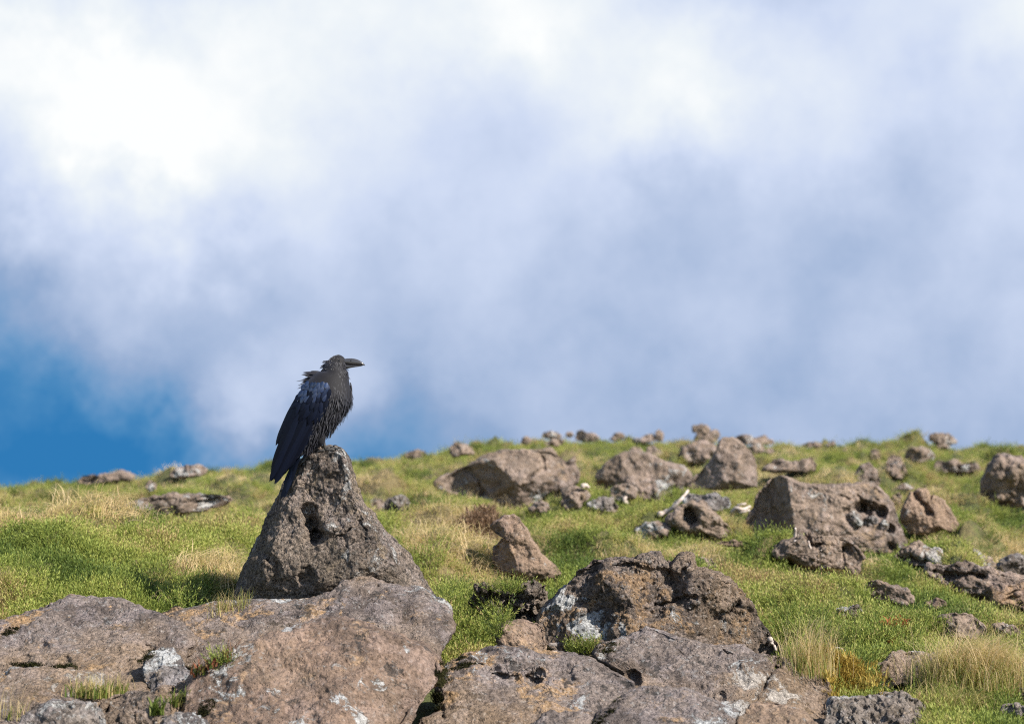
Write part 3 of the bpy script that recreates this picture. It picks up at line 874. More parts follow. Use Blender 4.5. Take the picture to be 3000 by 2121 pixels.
# --- small stones in the middle distance
SMALL = [
    ('stone', 'rounded brown stone tucked behind the right flank of the standing stone', 'B', [(545, 400), (555, 345), (590, 312), (630, 325), (655, 365), (640, 400), (580, 410)], 'far'),
    ('stone', 'hump of stone with a white top just right of the standing stone', 'B', [(630, 385), (650, 345), (700, 305), (750, 297), (790, 325), (798, 360), (760, 390), (690, 400)], 'pale'),
    ('stone', 'small stone under the dark overhang of the wedge boulder', 'B', [(1475, 390), (1510, 350), (1550, 328), (1590, 345), (1612, 380), (1570, 400), (1510, 402)], 'far'),
    ('stone', 'round tan stone below the right end of the wedge boulder', 'B', [(1665, 350), (1685, 305), (1740, 278), (1800, 290), (1820, 320), (1770, 372), (1700, 375)], 'far'),
    ('stone', 'pale rounded stone in grass in front of the hump-backed boulder', 'E', [(1195, 630), (1235, 598), (1300, 588), (1365, 605), (1400, 645), (1395, 680), (1300, 690), (1220, 665)], 'pale'),
    ('stone', 'little grey stone poking up behind the leaning slab', 'E', [(455, 735), (470, 708), (500, 692), (532, 705), (535, 735), (500, 748)], 'far'),
    ('stone', 'small dark stone in green turf right of the square knob', 'E', [(1940, 1055), (1948, 985), (1985, 1000), (2035, 1005), (2072, 1050), (2030, 1070), (1970, 1070)], 'far'),
    ('stone', 'flat pinkish stone level with the turf left of the great boulder', 'G', [(220, 900), (270, 882), (350, 878), (445, 893), (430, 918), (330, 922)], 'smooth'),
    ('stone', 'small knob of rock between the great boulder and the split boulder', 'G', [(1400, 610), (1425, 570), (1455, 560), (1475, 600), (1460, 640), (1415, 640)], 'far'),
    ('stone', 'low flat stone in shade behind the great boulder', 'G', [(1420, 530), (1470, 500), (1540, 505), (1560, 530), (1500, 545)], 'far'),
    ('rock', 'brown rock with one white-splashed corner behind the great boulder', 'G', [(1150, 500), (1165, 420), (1200, 375), (1255, 358), (1300, 410), (1325, 470), (1318, 510), (1230, 515)], 'far'),
    ('rock', 'long low grey rock bank behind the left half of the great boulder', 'G', [(520, 410), (560, 370), (610, 345), (700, 350), (780, 348), (870, 318), (905, 375), (890, 410), (720, 425), (600, 430)], 'far'),
    ('rock', 'upright oval grey rock on the far green slope', 'G', [(1365, 390), (1380, 330), (1410, 303), (1460, 315), (1510, 390), (1512, 435), (1480, 470), (1410, 450)], 'far'),
    ('rock', 'small dark cube of rock left of the upright oval rock', 'G', [(1252, 320), (1265, 280), (1290, 265), (1330, 280), (1330, 330), (1290, 338)], 'far'),
    ('rock', 'wide rounded dark rock high on the right slope', 'G', [(1488, 325), (1500, 280), (1535, 252), (1610, 255), (1660, 280), (1695, 320), (1650, 350), (1540, 352)], 'far'),
    ('rock', 'low three-humped rock row left of the right edge boulder', 'G', [(1680, 400), (1700, 355), (1730, 335), (1770, 355), (1830, 335), (1880, 370), (1930, 365), (1970, 345), (1998, 390), (1990, 425), (1850, 420), (1720, 418)], 'far'),
    ('rock', 'flat-capped rock on the right skyline', 'G', [(1650, 205), (1660, 175), (1700, 158), (1785, 158), (1820, 185), (1850, 220), (1780, 235), (1690, 225)], 'far'),
    ('rock', 'dark rock just below the flat-capped skyline rock', 'G', [(1700, 250), (1720, 215), (1760, 205), (1800, 225), (1790, 262), (1740, 270)], 'far'),
    ('rock', 'balanced grey cap rock, highest on the skyline', 'G', [(60, 150), (68, 112), (110, 98), (165, 103), (190, 135), (165, 158), (110, 165)], 'far'),
    ('rock', 'rugged grey rock under the balanced cap rock', 'G', [(75, 200), (100, 165), (170, 150), (240, 135), (252, 170), (230, 215), (150, 235), (90, 230)], 'far'),
    ('rock', 'broad broken grey outcrop below the skyline cap rock', 'G', [(-20, 330), (0, 260), (60, 220), (130, 215), (200, 230), (220, 270), (160, 330), (90, 365), (20, 360)], 'far'),
    ('rock', 'dark jagged rock ridge right of the pointed boulder tip', 'G', [(335, 205), (360, 178), (420, 172), (480, 185), (525, 195), (550, 165), (575, 195), (622, 215), (600, 240), (500, 232), (400, 235)], 'far'),
    ('rock', 'grey rocks hump behind the pointed boulder shoulder', 'G', [(440, 270), (470, 230), (520, 225), (560, 260), (550, 290), (490, 300)], 'far'),
    ('rock', 'low dark rock on the skyline right of the jagged ridge', 'G', [(800, 240), (840, 222), (900, 215), (940, 245), (900, 255), (830, 255)], 'far'),
    ('rock', 'pointed low skyline rock above the great boulder', 'G', [(945, 245), (980, 225), (1015, 205), (1035, 245), (990, 255)], 'far'),
    ('rock', 'tiny dark rock in the grass below the jagged ridge', 'G', [(545, 290), (570, 262), (610, 270), (620, 295), (580, 302)], 'far'),
    ('rock', 'lone dark rounded rock on the skyline left of the wedge boulder', 'E', [(262, 295), (272, 250), (300, 228), (350, 232), (395, 238), (430, 270), (432, 302), (350, 312), (285, 310)], 'far'),
    ('rock', 'low flat rock on the skyline between the standing stone and the lone round rock', 'E', [(-40, 310), (-10, 283), (60, 268), (105, 280), (118, 305), (60, 325), (0, 330)], 'far'),
    ('rock', 'small dark rock where the skyline starts to rise', 'E', [(752, 215), (765, 190), (795, 180), (825, 200), (825, 228), (780, 235)], 'far'),
    ('rock', 'ragged grey rocks on the skyline right of the small dark rock', 'E', [(885, 185), (900, 155), (930, 145), (985, 150), (1025, 170), (1020, 195), (950, 200)], 'far'),
    ('rock', 'smallest rock on the skyline between ragged rocks and round rock', 'E', [(1045, 178), (1060, 152), (1090, 150), (1102, 178), (1070, 188)], 'far'),
    ('rock', 'rounded skyline rock with a low tail to its right', 'E', [(1110, 195), (1125, 150), (1160, 132), (1200, 150), (1245, 165), (1280, 190), (1260, 212), (1160, 215)], 'far'),
    ('rock', 'low dark skyline rock in the middle of the ridge', 'E', [(1335, 200), (1370, 172), (1400, 152), (1445, 160), (1455, 190), (1400, 208)], 'far'),
    ('rock', 'low rock slab left of the upright skyline rock', 'E', [(1545, 205), (1580, 175), (1640, 160), (1660, 200), (1610, 222), (1560, 222)], 'far'),
    ('rock', 'upright dark skyline rock left of the balanced cap rock', 'E', [(1648, 205), (1655, 155), (1680, 132), (1705, 155), (1708, 200), (1680, 215)], 'far'),
    ('rock', 'pale low stone at the foot of the skyline slab', 'E', [(1488, 215), (1510, 192), (1550, 190), (1560, 215), (1520, 228)], 'pale'),
    ('rock', 'grey rock cluster top behind the hump-backed boulder', 'E', [(1590, 290), (1605, 255), (1635, 240), (1670, 262), (1700, 290), (1690, 320), (1630, 325)], 'far'),
    ('rock', 'flat grey rock low in the far meadow above the wedge boulder', 'E', [(880, 240), (930, 215), (1000, 195), (1040, 210), (1020, 240), (940, 250)], 'far'),
    ('outcrop', 'long low brown outcrop behind the left green mound', 'A', [(690, 395), (730, 360), (800, 335), (880, 310), (1000, 300), (1080, 312), (1150, 308), (1310, 295), (1352, 318), (1300, 350), (1200, 380), (1000, 405), (850, 420), (740, 418)], 'far'),
    ('outcrop', 'blocky rock and turf knoll on the left skyline', 'A', [(975, 195), (990, 155), (1040, 138), (1085, 122), (1160, 128), (1195, 155), (1150, 185), (1060, 200)], 'far'),
    ('outcrop', 'long dark rock ridge far left on the skyline', 'A', [(430, 225), (470, 195), (560, 185), (640, 162), (700, 152), (750, 170), (795, 188), (740, 210), (620, 225), (500, 235)], 'far'),
    ('rock', 'small dark rock on the far left slope under the skyline knoll', 'A', [(835, 265), (845, 230), (870, 212), (905, 235), (905, 265), (870, 278)], 'far'),
]
for nm, lab, z, pts, mt in SMALL:
    g_ = 'rocks along the far slope and skyline' if z in 'EG' else None
    rock(nm, lab, z, pts, mat=mt, tf=.5, planes=3, rough=1.5, lumps=.18, group=g_, cat='outcrop' if nm == 'outcrop' else nm, fine=1.5)

_r = random.Random(77)
NEARBY = [('great boulder', 2440, 1500), ('split boulder', 2720, 1500), ('pointed boulder', 2115, 1365), ('hump-backed boulder', 1870, 1400), ('wedge boulder', 1480, 1400),
          ('right edge boulder', 2935, 1390), ('upright oval rock', 2627, 1368), ('wide rounded dark rock', 2693, 1332), ('three-humped rock row', 2800, 1366), ('flat-capped skyline rock', 2745, 1285),
          ('balanced cap rock', 2055, 1258), ('dark jagged ridge', 2205, 1290), ('white-cornered brown rock', 2538, 1388), ('long low rock bank', 2310, 1365), ('cave-holed rock', 2050, 1525), ('broken ledge', 2850, 1690)]
used = set()
for k in range(400):
    bx = _r.uniform(1380, 2990); by = _r.uniform(1305, 1560)
    dn = [(math.hypot(bx - x_, (by - y_) * 1.6), nm_, x_, y_) for nm_, x_, y_ in NEARBY]
    dist_, nm_, x_, y_ = min(dn)
    side = ('left of' if bx < x_ else 'right of') if abs(bx - x_) > abs(by - y_) * 1.6 else ('behind' if by < y_ else 'in front of')
    w_ = _r.uniform(9, 26) * (1 + (by - 1305) / 160.)
    if (nm_, side) in used or dist_ > 220 or dist_ < 60 or len(used) >= 14 or (y_ < 1300 and side == 'behind'):
        continue
    used.add((nm_, side))
    hh_ = w_ * _r.uniform(.45, .85)
    poly_ = [(bx + w_ * math.cos(a_) * _r.uniform(.75, 1.1), by - hh_ * math.sin(a_) * _r.uniform(.7, 1.1)) for a_ in np.arange(9) / 9 * 6.283]
    rock('stone', 'small grey stone half sunk in turf %s the %s' % (side, nm_), 'S', poly_, mat='far', tf=.5, planes=3, rough=1.4, lumps=.15, group='small stones scattered over the far right slope', cat='stone', n=10)

bpy.context.view_layer.update()
_dg0 = bpy.context.evaluated_depsgraph_get()


def rubble(label, pts):
    """Loose pale lumps lying in the hollow of the great boulder."""
    q = zp('G', pts).mean(0)
    ok, loc, *_ = scene.ray_cast(_dg0, Vector((0, 0, ZC)), Vector(ray(*q)).normalized())
    rock('rubble', label, 'G', pts, D=loc[1] - .005 if ok else 13.2, mat='pale', n=22, tf=.6, planes=4, rough=2.2, lumps=.3, group='white lichened rubble in the great boulder', cat='rubble')


rubble('white lichened rubble lump at the left of the great boulder hollow', [(1070, 745), (1090, 705), (1140, 690), (1185, 715), (1200, 760), (1150, 800), (1100, 790)])
rubble('white lichened rubble lump in the middle under the great boulder hollow', [(1215, 760), (1240, 720), (1280, 705), (1312, 735), (1300, 780), (1250, 790)])
rubble('small white lichened rubble lump at the right end of the great boulder hollow', [(1320, 770), (1345, 735), (1375, 750), (1385, 790), (1350, 810)])

# ------------------------------------------------------------------ ground sheet
# the turf dips where a boulder's foot is bare
PYG = EYE - (GZ - ZC) / np.exp(TT) * F
NEED = np.full(GZ.shape, -1e9)
for poly, D_, tf_ in FEET:
    x0, x1 = poly[:, 0].min(), poly[:, 0].max()
    cols = np.where((GX > x0) & (GX < x1))[0]
    js = np.where((np.exp(GT) > D_ * .86 - .3) & (np.exp(GT) < D_ + tf_))[0]
    if not len(js):
        continue
    for c_ in cols:
        xs = GX[c_]; ys = []
        for (ax, ay), (bx, by) in zip(poly, np.roll(poly, -1, 0)):
            if (ax > xs) != (bx > xs):
                ys.append(ay + (by - ay) * (xs - ax) / (bx - ax))
        if ys:
            NEED[c_, js] = np.maximum(NEED[c_, js], max(ys) + .075 * (D_ / 9.) ** .5 * F / np.exp(GT[js]))
DEL = np.where(PYG < NEED, (NEED - PYG) * np.exp(TT) / F, 0)
DEL = np.minimum(DEL, .6)
DEL = np.maximum(_blur(_blur(DEL, 5, 0), 3, 1), DEL * .8)
GZ -= DEL
PG = P3.reshape(len(GX), len(GT), 3).copy()
PG[:, :, 2] = GZ
nx = len(GX)
near = []
for y in (-14.0, -7.0, -3.0, 0.0, 1.0):                      # ground under and behind the viewer
    row = PG[:, 0].copy()
    row[:, 0] *= 2.2
    row[:, 1] = y
    row[:, 2] = -.05
    near.append(row)
body = [PG[:, j] for j in range(len(GT))]
farr = []
for dd, zz in ((62, -1.6), (75, -5), (95, -13), (130, -30), (200, -60), (400, -110), (900, -170), (2000, -220), (4000, -260)):
    row = body[-1].copy()
    row[:, :2] *= dd / 55.0
    row[:, 2] = zz + pn(row * .03) * dd * .02
    farr.append(row)
rows = near + body + farr
TV = np.stack(rows, 1).reshape(-1, 3)
nr = len(rows)
ii, jj = np.meshgrid(np.arange(nx - 1), np.arange(nr - 1), indexing='ij')
a = (ii * nr + jj).ravel()
TQ = np.stack([a, a + nr, a + nr + 1, a + 1], 1)
put('ground', make_mesh('ground', TV, [TQ]), MAT['ground'], kind='structure', label='green mountain slope rising to a stony ridge')

# ------------------------------------------------------------------ vegetation
bpy.context.view_layer.update()
_dg = bpy.context.evaluated_depsgraph_get()


def hit(px, py):
    """First surface met along the line of sight: position, normal."""
    d = Vector(ray(px, py)).normalized()
    ok, loc, nor, *_ = scene.ray_cast(_dg, Vector((0, 0, ZC)), d)
    if not ok:
        p = at(px, py, ground_depth(px, py))
        return np.array(p), np.array([0, 0, 1.])
    return np.array(loc), np.array(nor)


def basis(nrm):
    n = np.asarray(nrm, float); n = n / np.linalg.norm(n)
    a = np.cross(n, [0.21, 0.97, .1]); a /= np.linalg.norm(a)
    return np.stack([a, np.cross(n, a), n], 1)


def blade(mb, p, az, h, bend, w, rnd, segs=5, curl=0., base_w=1.):
    """A curved tapering grass blade rising from p."""
    t = np.linspace(0, 1, segs + 1)
    ca, sa = math.cos(az), math.sin(az)
    ang = bend * t + curl * t * t
    out = np.cumsum(np.sin(ang)) / (segs + 1) * h
    up = np.cumsum(np.cos(ang)) / (segs + 1) * h
    out -= out[0]; up -= up[0]
    c = np.stack([out * ca, out * sa, up], 1) + p
    wd = w * (1 - t) ** .6 * base_w
    wd[-1] = 0
    sd = np.array([-sa, ca, 0])
    L = c - sd * wd[:, None] / 2
    Rr = c + sd * wd[:, None] / 2
    V = np.concatenate([L[:-1], Rr[:-1], c[-1:]])
    k = segs
    q = [(i, i + k, i + k + 1, i + 1) for i in range(k - 1)]
    mb.add(V, [(k - 1, 2 * k - 1, 2 * k)], q, rnd)


def tuft(seed, n, h, spread, w, bend=(.2, 1.0), curl=(.0, 1.2), rnd=(0, 1), r0=.03, wind=None, green_base=0):
    r = random.Random(seed)
    mb = MB()
    for i in range(n):
        a = r.uniform(0, 6.283)
        rr = r0 * math.sqrt(r.random())
        p = np.array([rr * math.cos(a), rr * math.sin(a), -.01])
        az = a + r.gauss(0, .7)
        if wind is not None and r.random() < .65:
            az = wind + r.gauss(0, .6)
        hh = h * r.uniform(.45, 1.1)
        blade(mb, p, az, hh, r.uniform(*bend) * spread, w * r.uniform(.7, 1.2), r.uniform(*rnd), 5, r.uniform(*curl) * spread)
    return mb


def sprig(seed, shoots=20, L=.062, needle=.0115, nw=.0028, rnd=(0, 1)):
    """A tussock of creeping juniper: arching shoots set with short needles."""
    r = random.Random(seed)
    mb = MB()
    for s in range(shoots):
        a = r.uniform(0, 6.283)
        tilt = r.uniform(.35, 1.45)
        l = L * r.uniform(.6, 1.25)
        b0 = np.array([math.cos(a), math.sin(a), 0]) * r.uniform(0, .03)
        dirv = np.array([math.sin(tilt) * math.cos(a), math.sin(tilt) * math.sin(a), math.cos(tilt)])
        upv = np.array([0, 0, 1.])
        sh = r.uniform(*rnd)
        nn = 13
        for k in range(nn):
            t = (k + .6) / nn
            d = dirv + upv * .35 * t
            d /= np.linalg.norm(d)
            c = b0 + dirv * l * t + upv * l * .25 * t * t
            ph = k * 2.4 + r.random()
            sx = np.cross(d, [.3, .2, .93]); sx /= np.linalg.norm(sx) + 1e-9
            sy = np.cross(d, sx)
            rad = math.cos(ph) * sx + math.sin(ph) * sy
            tip = c + (d * .92 + rad * .5) * needle * r.uniform(.8, 1.4)
            wv = np.cross(rad, d) * nw * .5 * r.uniform(.8, 1.4)
            m_ = c + (tip - c) * .45
            f = min(1, max(0, sh * .7 + .3 * r.random() + .12 * (t - .5)))
            mb.add([c, m_ - wv, tip, m_ + wv], None, [(0, 1, 2, 3)], f)
    return mb


def hide_source(coll, name, mb, mat):
    o = bpy.data.objects.new(name, mb.mesh(name))
    o.data.materials.append(mat)
    coll.objects.link(o)


jun_src = bpy.data.collections.new('juniper_sources')        # never linked to the scene: only instanced
for k in range(5):
    hide_source(jun_src, 'juniper_sprig_%d' % k, sprig(40 + k), MAT['juniper'])
gra_src = bpy.data.collections.new('grass_sources')
WIND = math.radians(15)
for k in range(3):
    hide_source(gra_src, 'grass_tuft_%d' % k, tuft(60 + k, 30, .13, 1.25, .0027, (.3, 1.1), (.3, 1.9), (.0, .9), .07, WIND), MAT['grass'])
for k in range(2):
    hide_source(gra_src, 'grass_tuft_%d' % (k + 3), tuft(70 + k, 24, .19, 1.3, .0026, (.25, 1.0), (.6, 2.2), (.25, 1.), .08, WIND), MAT['grass'])


def scatter(name, coll, P, rot, scl, tint, nvar, label):
    me = bpy.data.meshes.new(name)
    me.from_pydata(P.tolist(), [], [])
    for an, dt, key, val in (('rot', 'FLOAT_VECTOR', 'vector', rot), ('scl', 'FLOAT_VECTOR', 'vector', scl), ('tint', 'FLOAT', 'value', tint)):
        at_ = me.attributes.new(an, dt, 'POINT')
        at_.data.foreach_set(key, np.asarray(val, np.float32).ravel())
    at_ = me.attributes.new('idx', 'INT', 'POINT')
    at_.data.foreach_set('value', rng.integers(0, nvar, len(P)).astype(np.int32))
    o = put(name, me, kind='stuff', label=label)
    ng = bpy.data.node_groups.new(name + '_scatter', 'GeometryNodeTree')
    ng.interface.new_socket('Geometry', in_out='INPUT', socket_type='NodeSocketGeometry')
    ng.interface.new_socket('Geometry', in_out='OUTPUT', socket_type='NodeSocketGeometry')
    N = ng.nodes; L = ng.links
    gi = N.new('NodeGroupInput'); go = N.new('NodeGroupOutput')
    m2p = N.new('GeometryNodeMeshToPoints')
    iop = N.new('GeometryNodeInstanceOnPoints')
    ci = N.new('GeometryNodeCollectionInfo')
    ci.inputs[0].default_value = coll
    ci.inputs[1].default_value = True
    ci.inputs[2].default_value = True

    def attr(nm, dt):
        a_ = N.new('GeometryNodeInputNamedAttribute')
        a_.data_type = dt
        a_.inputs[0].default_value = nm
        return a_.outputs[0]
    L.new(gi.outputs[0], m2p.inputs[0])
    L.new(m2p.outputs[0], iop.inputs['Points'])
    L.new(ci.outputs[0], iop.inputs['Instance'])
    iop.inputs['Pick Instance'].default_value = True
    L.new(attr('idx', 'INT'), iop.inputs['Instance Index'])
    e2r = N.new('FunctionNodeEulerToRotation')
    L.new(attr('rot', 'FLOAT_VECTOR'), e2r.inputs[0])
    L.new(e2r.outputs[0], iop.inputs['Rotation'])
    L.new(attr('scl', 'FLOAT_VECTOR'), iop.inputs['Scale'])
    L.new(iop.outputs[0], go.inputs[0])
    md = o.modifiers.new('scatter', 'NODES')
    md.node_group = ng
    return o


def clear_of_rock(P):
    """True where no rock lies over the ground point."""
    out = np.ones(len(P), bool)
    down = Vector((0, 0, -1))
    for i, p in enumerate(P):
        ok, loc, nor, fi, ob, mx = scene.ray_cast(_dg, Vector((p[0], p[1], p[2] + 4.)), down)
        if ok and ob.name != 'ground':
            out[i] = False
    return out


def sample_ground(n, dmin, dmax, xmin=-260, xmax=3260):
    px = rng.uniform(xmin, xmax, n)
    d = np.exp(rng.uniform(math.log(dmin), math.log(dmax), n))
    ok = (d > 8.3) | (px > 2230)
    px, d = px[ok], d[ok]
    z = ground_z(px, d)
    X = (px - W0 / 2) / F * d
    return px, d, np.stack([X, d, z], 1)


# straw patches: bearing, distance, radius in bearing units / log distance, strength
STRAW = [(60, 11.1, 300, .05, .8), (280, 10.9, 160, .05, .7), (640, 9.9, 110, .06, .8), (560, 9.4, 130, .045, .65), (250, 9.6, 130, .03, .3), (80, 9.5, 90, .03, .4),
         (1310, 12.3, 170, .14, .95), (1700, 21, 260, .12, .6), (2250, 15.2, 130, .06, .6), (2150, 24, 200, .12, .5), (2600, 22, 250, .1, .5), (500, 24, 300, .15, .6), (1000, 24, 160, .15, .7), (2350, 11.0, 160, .05, .5), (1150, 15.5, 200, .12, .7), (1320, 19, 300, .2, .5), (1500, 10.3, 250, .05, .4), (2020, 13.2, 160, .10, .6), (2880, 14.2, 220, .14, .8), (2750, 18, 200, .1, .5), (2950, 9.9, 180, .05, .5), (700, 16, 200, .12, .5), (2450, 12.8, 140, .05, .6), (1560, 13.2, 120, .05, .3)]


def straw(px, d, P):
    q = np.stack([P[:, 0], P[:, 1] * .7, P[:, 2] * 0], 1)
    v = fbm(q * .8 + 5, 3) * .75 + fbm(q * 2.6 + 11, 2) * .45 - .02 + .16 * sm(d, 13, 28) - .22 * (1 - sm(d, 9.5, 12.5))
    for bx, bd, rx, rd, k in STRAW:
        v += k * np.exp(-((px - bx) / rx) ** 2 - ((np.log(d) - math.log(bd)) / rd) ** 2)
    return v


# creeping juniper over the whole slope
px, d, P = sample_ground(190000, 6.9, 44)
sv = straw(px, d, P)
keep = rng.random(len(px)) < np.clip(1.0 - .9 * sm(sv, .2, .55), .08, 1)
px, d, P, sv = px[keep], d[keep], P[keep], sv[keep]
gap_ = fbm(P * np.array([7., 7., 0]) + 41, 2, .6) < -.34 + .25 * sm(d, 12, 20) * -1
px, d, P, sv = px[~gap_], d[~gap_], P[~gap_], sv[~gap_]
hum = fbm(P * np.array([2.6, 2.6, 0]) + 31, 3, .55)
P[:, 2] += .02 * hum
ok_ = clear_of_rock(P); px, d, P, sv, hum = px[ok_], d[ok_], P[ok_], sv[ok_], hum[ok_]
n = len(P)
rot = np.stack([rng.normal(0, .42, n), rng.normal(0, .42, n), rng.uniform(0, 6.283, n)], 1)
scl = rng.uniform(.7, 1.6, n) * np.clip((d / 9.) ** .5, .8, 2.2)
zs = np.clip((d / 9.) ** -.55, .4, 1.)
P[:, 2] -= .040 * scl * zs
scl = np.stack([scl, scl, scl * zs], 1)
tint = np.clip(.44 + .09 * sm(d, 10, 14) + .14 * (px < 750) * (d < 11) + .95 * fbm(P * np.array([1.1, .8, 0]) + 3, 3) + .55 * fbm(P * np.array([4., 4., 0]) + 8, 2) + rng.normal(0, .11, n) + .08 * sm(d, 12, 30), 0, 1)
scatter('juniper_cover', jun_src, P, rot, scl, tint, 5, 'low green creeping juniper covering the mountain slope')

# grass between and over the juniper
px, d, P = sample_ground(80000, 7.2, 44)
sv = straw(px, d, P)
keep = rng.random(len(px)) < np.clip(.32 - .20 * sm(d, 10.5, 14) + 1.0 * sm(sv, .05, .55), 0, 1)
px, d, P, sv = px[keep], d[keep], P[keep], sv[keep]
ok_ = clear_of_rock(P); px, d, P, sv = px[ok_], d[ok_], P[ok_], sv[ok_]
n = len(P)
rot = np.stack([rng.normal(0, .3, n), rng.normal(0, .3, n), rng.normal(0, .9, n)], 1)
scl = rng.uniform(.6, 1.25, n) * np.clip((d / 9.) ** .3, .85, 1.5) * (.75 + .35 * sm(sv, .1, .6))
P[:, 2] -= .02
scl = np.stack([scl, scl, scl * np.clip((d / 9.) ** -.25, .6, 1.)], 1)
tint = np.clip(.28 + .60 * sm(sv, .0, .75) + .18 * sm(d, 12, 22) + rng.normal(0, .2, n), 0, 1)
scatter('grass', gra_src, P, rot, scl, tint, 5, 'fine green and straw yellow grass blowing over the slope')


def place(mb, name, mat, p, label, cat, group=None, rnd=None):
    """mb is built around the origin; stand it at p as a thing of its own."""
    return put(name, mb.mesh(name), MAT[mat], loc=tuple(p), label=label, cat=cat, group=group)


def spread_blades(mb, pts, n, h, w, rnd, bend=(.1, .9), curl=(0, 1.), wind=None, seed=1, org=None, jit=.03):
    r = random.Random(seed)
    for i in range(n):
        p = pts[r.randrange(len(pts))] + np.array([r.gauss(0, jit), r.gauss(0, jit), 0])
        az = r.uniform(0, 6.283) if wind is None or r.random() < .4 else wind + r.gauss(0, .5)
        blade(mb, p - org, az, h * r.uniform(.4, 1.1), r.uniform(*bend), w * r.uniform(.7, 1.3), r.uniform(*rnd), 5, r.uniform(*curl))


def grow(name, zoom, line, specs, mat, label, cat, seed, jit=.025, sink=.0):
    """Blades standing along a line of surface points."""
    q = zp(zoom, line)
    t = np.linspace(0, len(q) - 1, 14)
    pts = [hit(np.interp(k, range(len(q)), q[:, 0]), np.interp(k, range(len(q)), q[:, 1]))[0] - np.array([0, 0, sink]) for k in t]
    pts = [p for p in pts if np.linalg.norm(p - np.median(pts, 0)) < max(.09, jit * 5)]
    org = np.mean(pts, 0)
    mb = MB()
    for k, (n, h, w, rnd, bend, curl) in enumerate(specs):
        spread_blades(mb, pts, n, h, w, rnd, bend, curl, WIND if k % 2 == 0 else None, seed + k, org, jit)
    return place(mb, name, mat, org, label, cat)


# tussocks and plants one can point at
grow('grass_tuft', 'L', [(760, 790), (960, 800), (1150, 760), (1400, 715)],
     [(260, .115, .0028, (.5, .95), (-.1, .4), (0, .6)), (170, .085, .0065, (.0, .35), (.3, 1.1), (.2, 1.2)), (30, .08, .006, (.5, .7), (.5, 1.), (.2, 1.))], 'grass1',
     'straw topped grass tuft growing in the joint of the left slabs', 'grass tuft', 11)
grow('green_sprout', 'L', [(1480, 970), (1520, 965), (1540, 960)], [(34, .105, .010, (.0, .35), (.2, 1.0), (.1, .8))], 'grass1', 'bright green strap-leaved sprout at the bottom, beside broken lichen rock', 'plant', 21, .01)
grow('leafy_tuft', 'L', [(1600, 900), (1680, 880), (1740, 850)], [(60, .095, .0075, (.05, .6), (.2, 1.1), (.2, 1.2))], 'grass1', 'green and tan leaf tuft between sprout and front boulder', 'plant', 23, .02)
grow('bronze_plant', 'A', [(1110, 1360), (1170, 1320), (1240, 1290), (1330, 1250), (1420, 1190)], [(90, .06, .012, (.2, 1.), (.3, 1.2), (.2, 1.0)), (30, .09, .004, (.6, .9), (.2, .8), (0, .8))], 'bronze_leaf',
     'line of bronze and green leaves in the joint above the front boulder', 'plant', 25, .02)
grow('straw_tuft', 'D', [(380, 1190), (430, 1200), (480, 1195)], [(420, .33, .0024, (.5, 1.), (.0, .7), (.1, 1.3)), (200, .20, .003, (.05, .5), (.1, .9), (.2, 1.4))], 'grass1',
     'tall fan of straw grass right of the knobbed boulder', 'grass tuft', 31, .05, .03)
grow('big_tussock', 'D', [(1560, 1290), (1640, 1270), (1740, 1260), (1860, 1320)],
     [(2600, .36, .0027, (.5, 1.), (.1, .9), (.5, 2.4)), (1800, .25, .0030, (.1, .5), (.2, 1.2), (.4, 2.0))], 'grass1', 'big straw and green grass tussock at the lower right', 'grass tuft', 33, .075, .03)
grow('low_tussock', 'D', [(1300, 1480), (1500, 1500), (1700, 1480), (1900, 1460)],
     [(1700, .21, .0027, (.25, .9), (.2, 1.2), (.5, 2.2)), (1000, .18, .003, (.05, .5), (.2, 1.2), (.4, 2.0))], 'grass1', 'lower green grass tussock in the bottom right corner', 'grass tuft', 35, .06, .03)
grow('wispy_grass', 'D', [(680, 870), (850, 880), (1060, 890), (1250, 880)], [(420, .22, .0025, (.5, 1.), (.4, 1.2), (.6, 2.2))], 'grass1',
     'wispy bent straw grass in front of the crusted rock', 'grass tuft', 37, .05, .02)
grow('base_tuft', 'A', [(1250, 965), (1330, 950), (1420, 930)], [(200, .14, .003, (.2, .9), (-.1, .8), (0, 1.))], 'grass1', 'small straw tuft at the left foot of the standing stone', 'grass tuft', 39, .03, .03)
grow('corner_grass', 'L', [(30, 1020), (110, 1010), (200, 1000)], [(40, .16, .0028, (.5, .95), (-.1, .5), (0, .8)), (14, .08, .007, (0, .3), (.2, .9), (.1, .9))], 'grass1', 'thin dry stalks in the bottom left corner of the slabs', 'grass tuft', 41, .03)
grow('rim_grass', 'A', [(60, 330), (180, 300), (300, 300), (420, 305), (560, 330), (660, 370)], [(650, .24, .0024, (.55, 1.), (.1, .9), (.6, 2.6)), (350, .18, .0028, (.2, .6), (.2, .9), (.4, 2.2))], 'grass1',
     'windblown straw fringe on the crest of the left mound', 'grass tuft', 43, .12, .02)


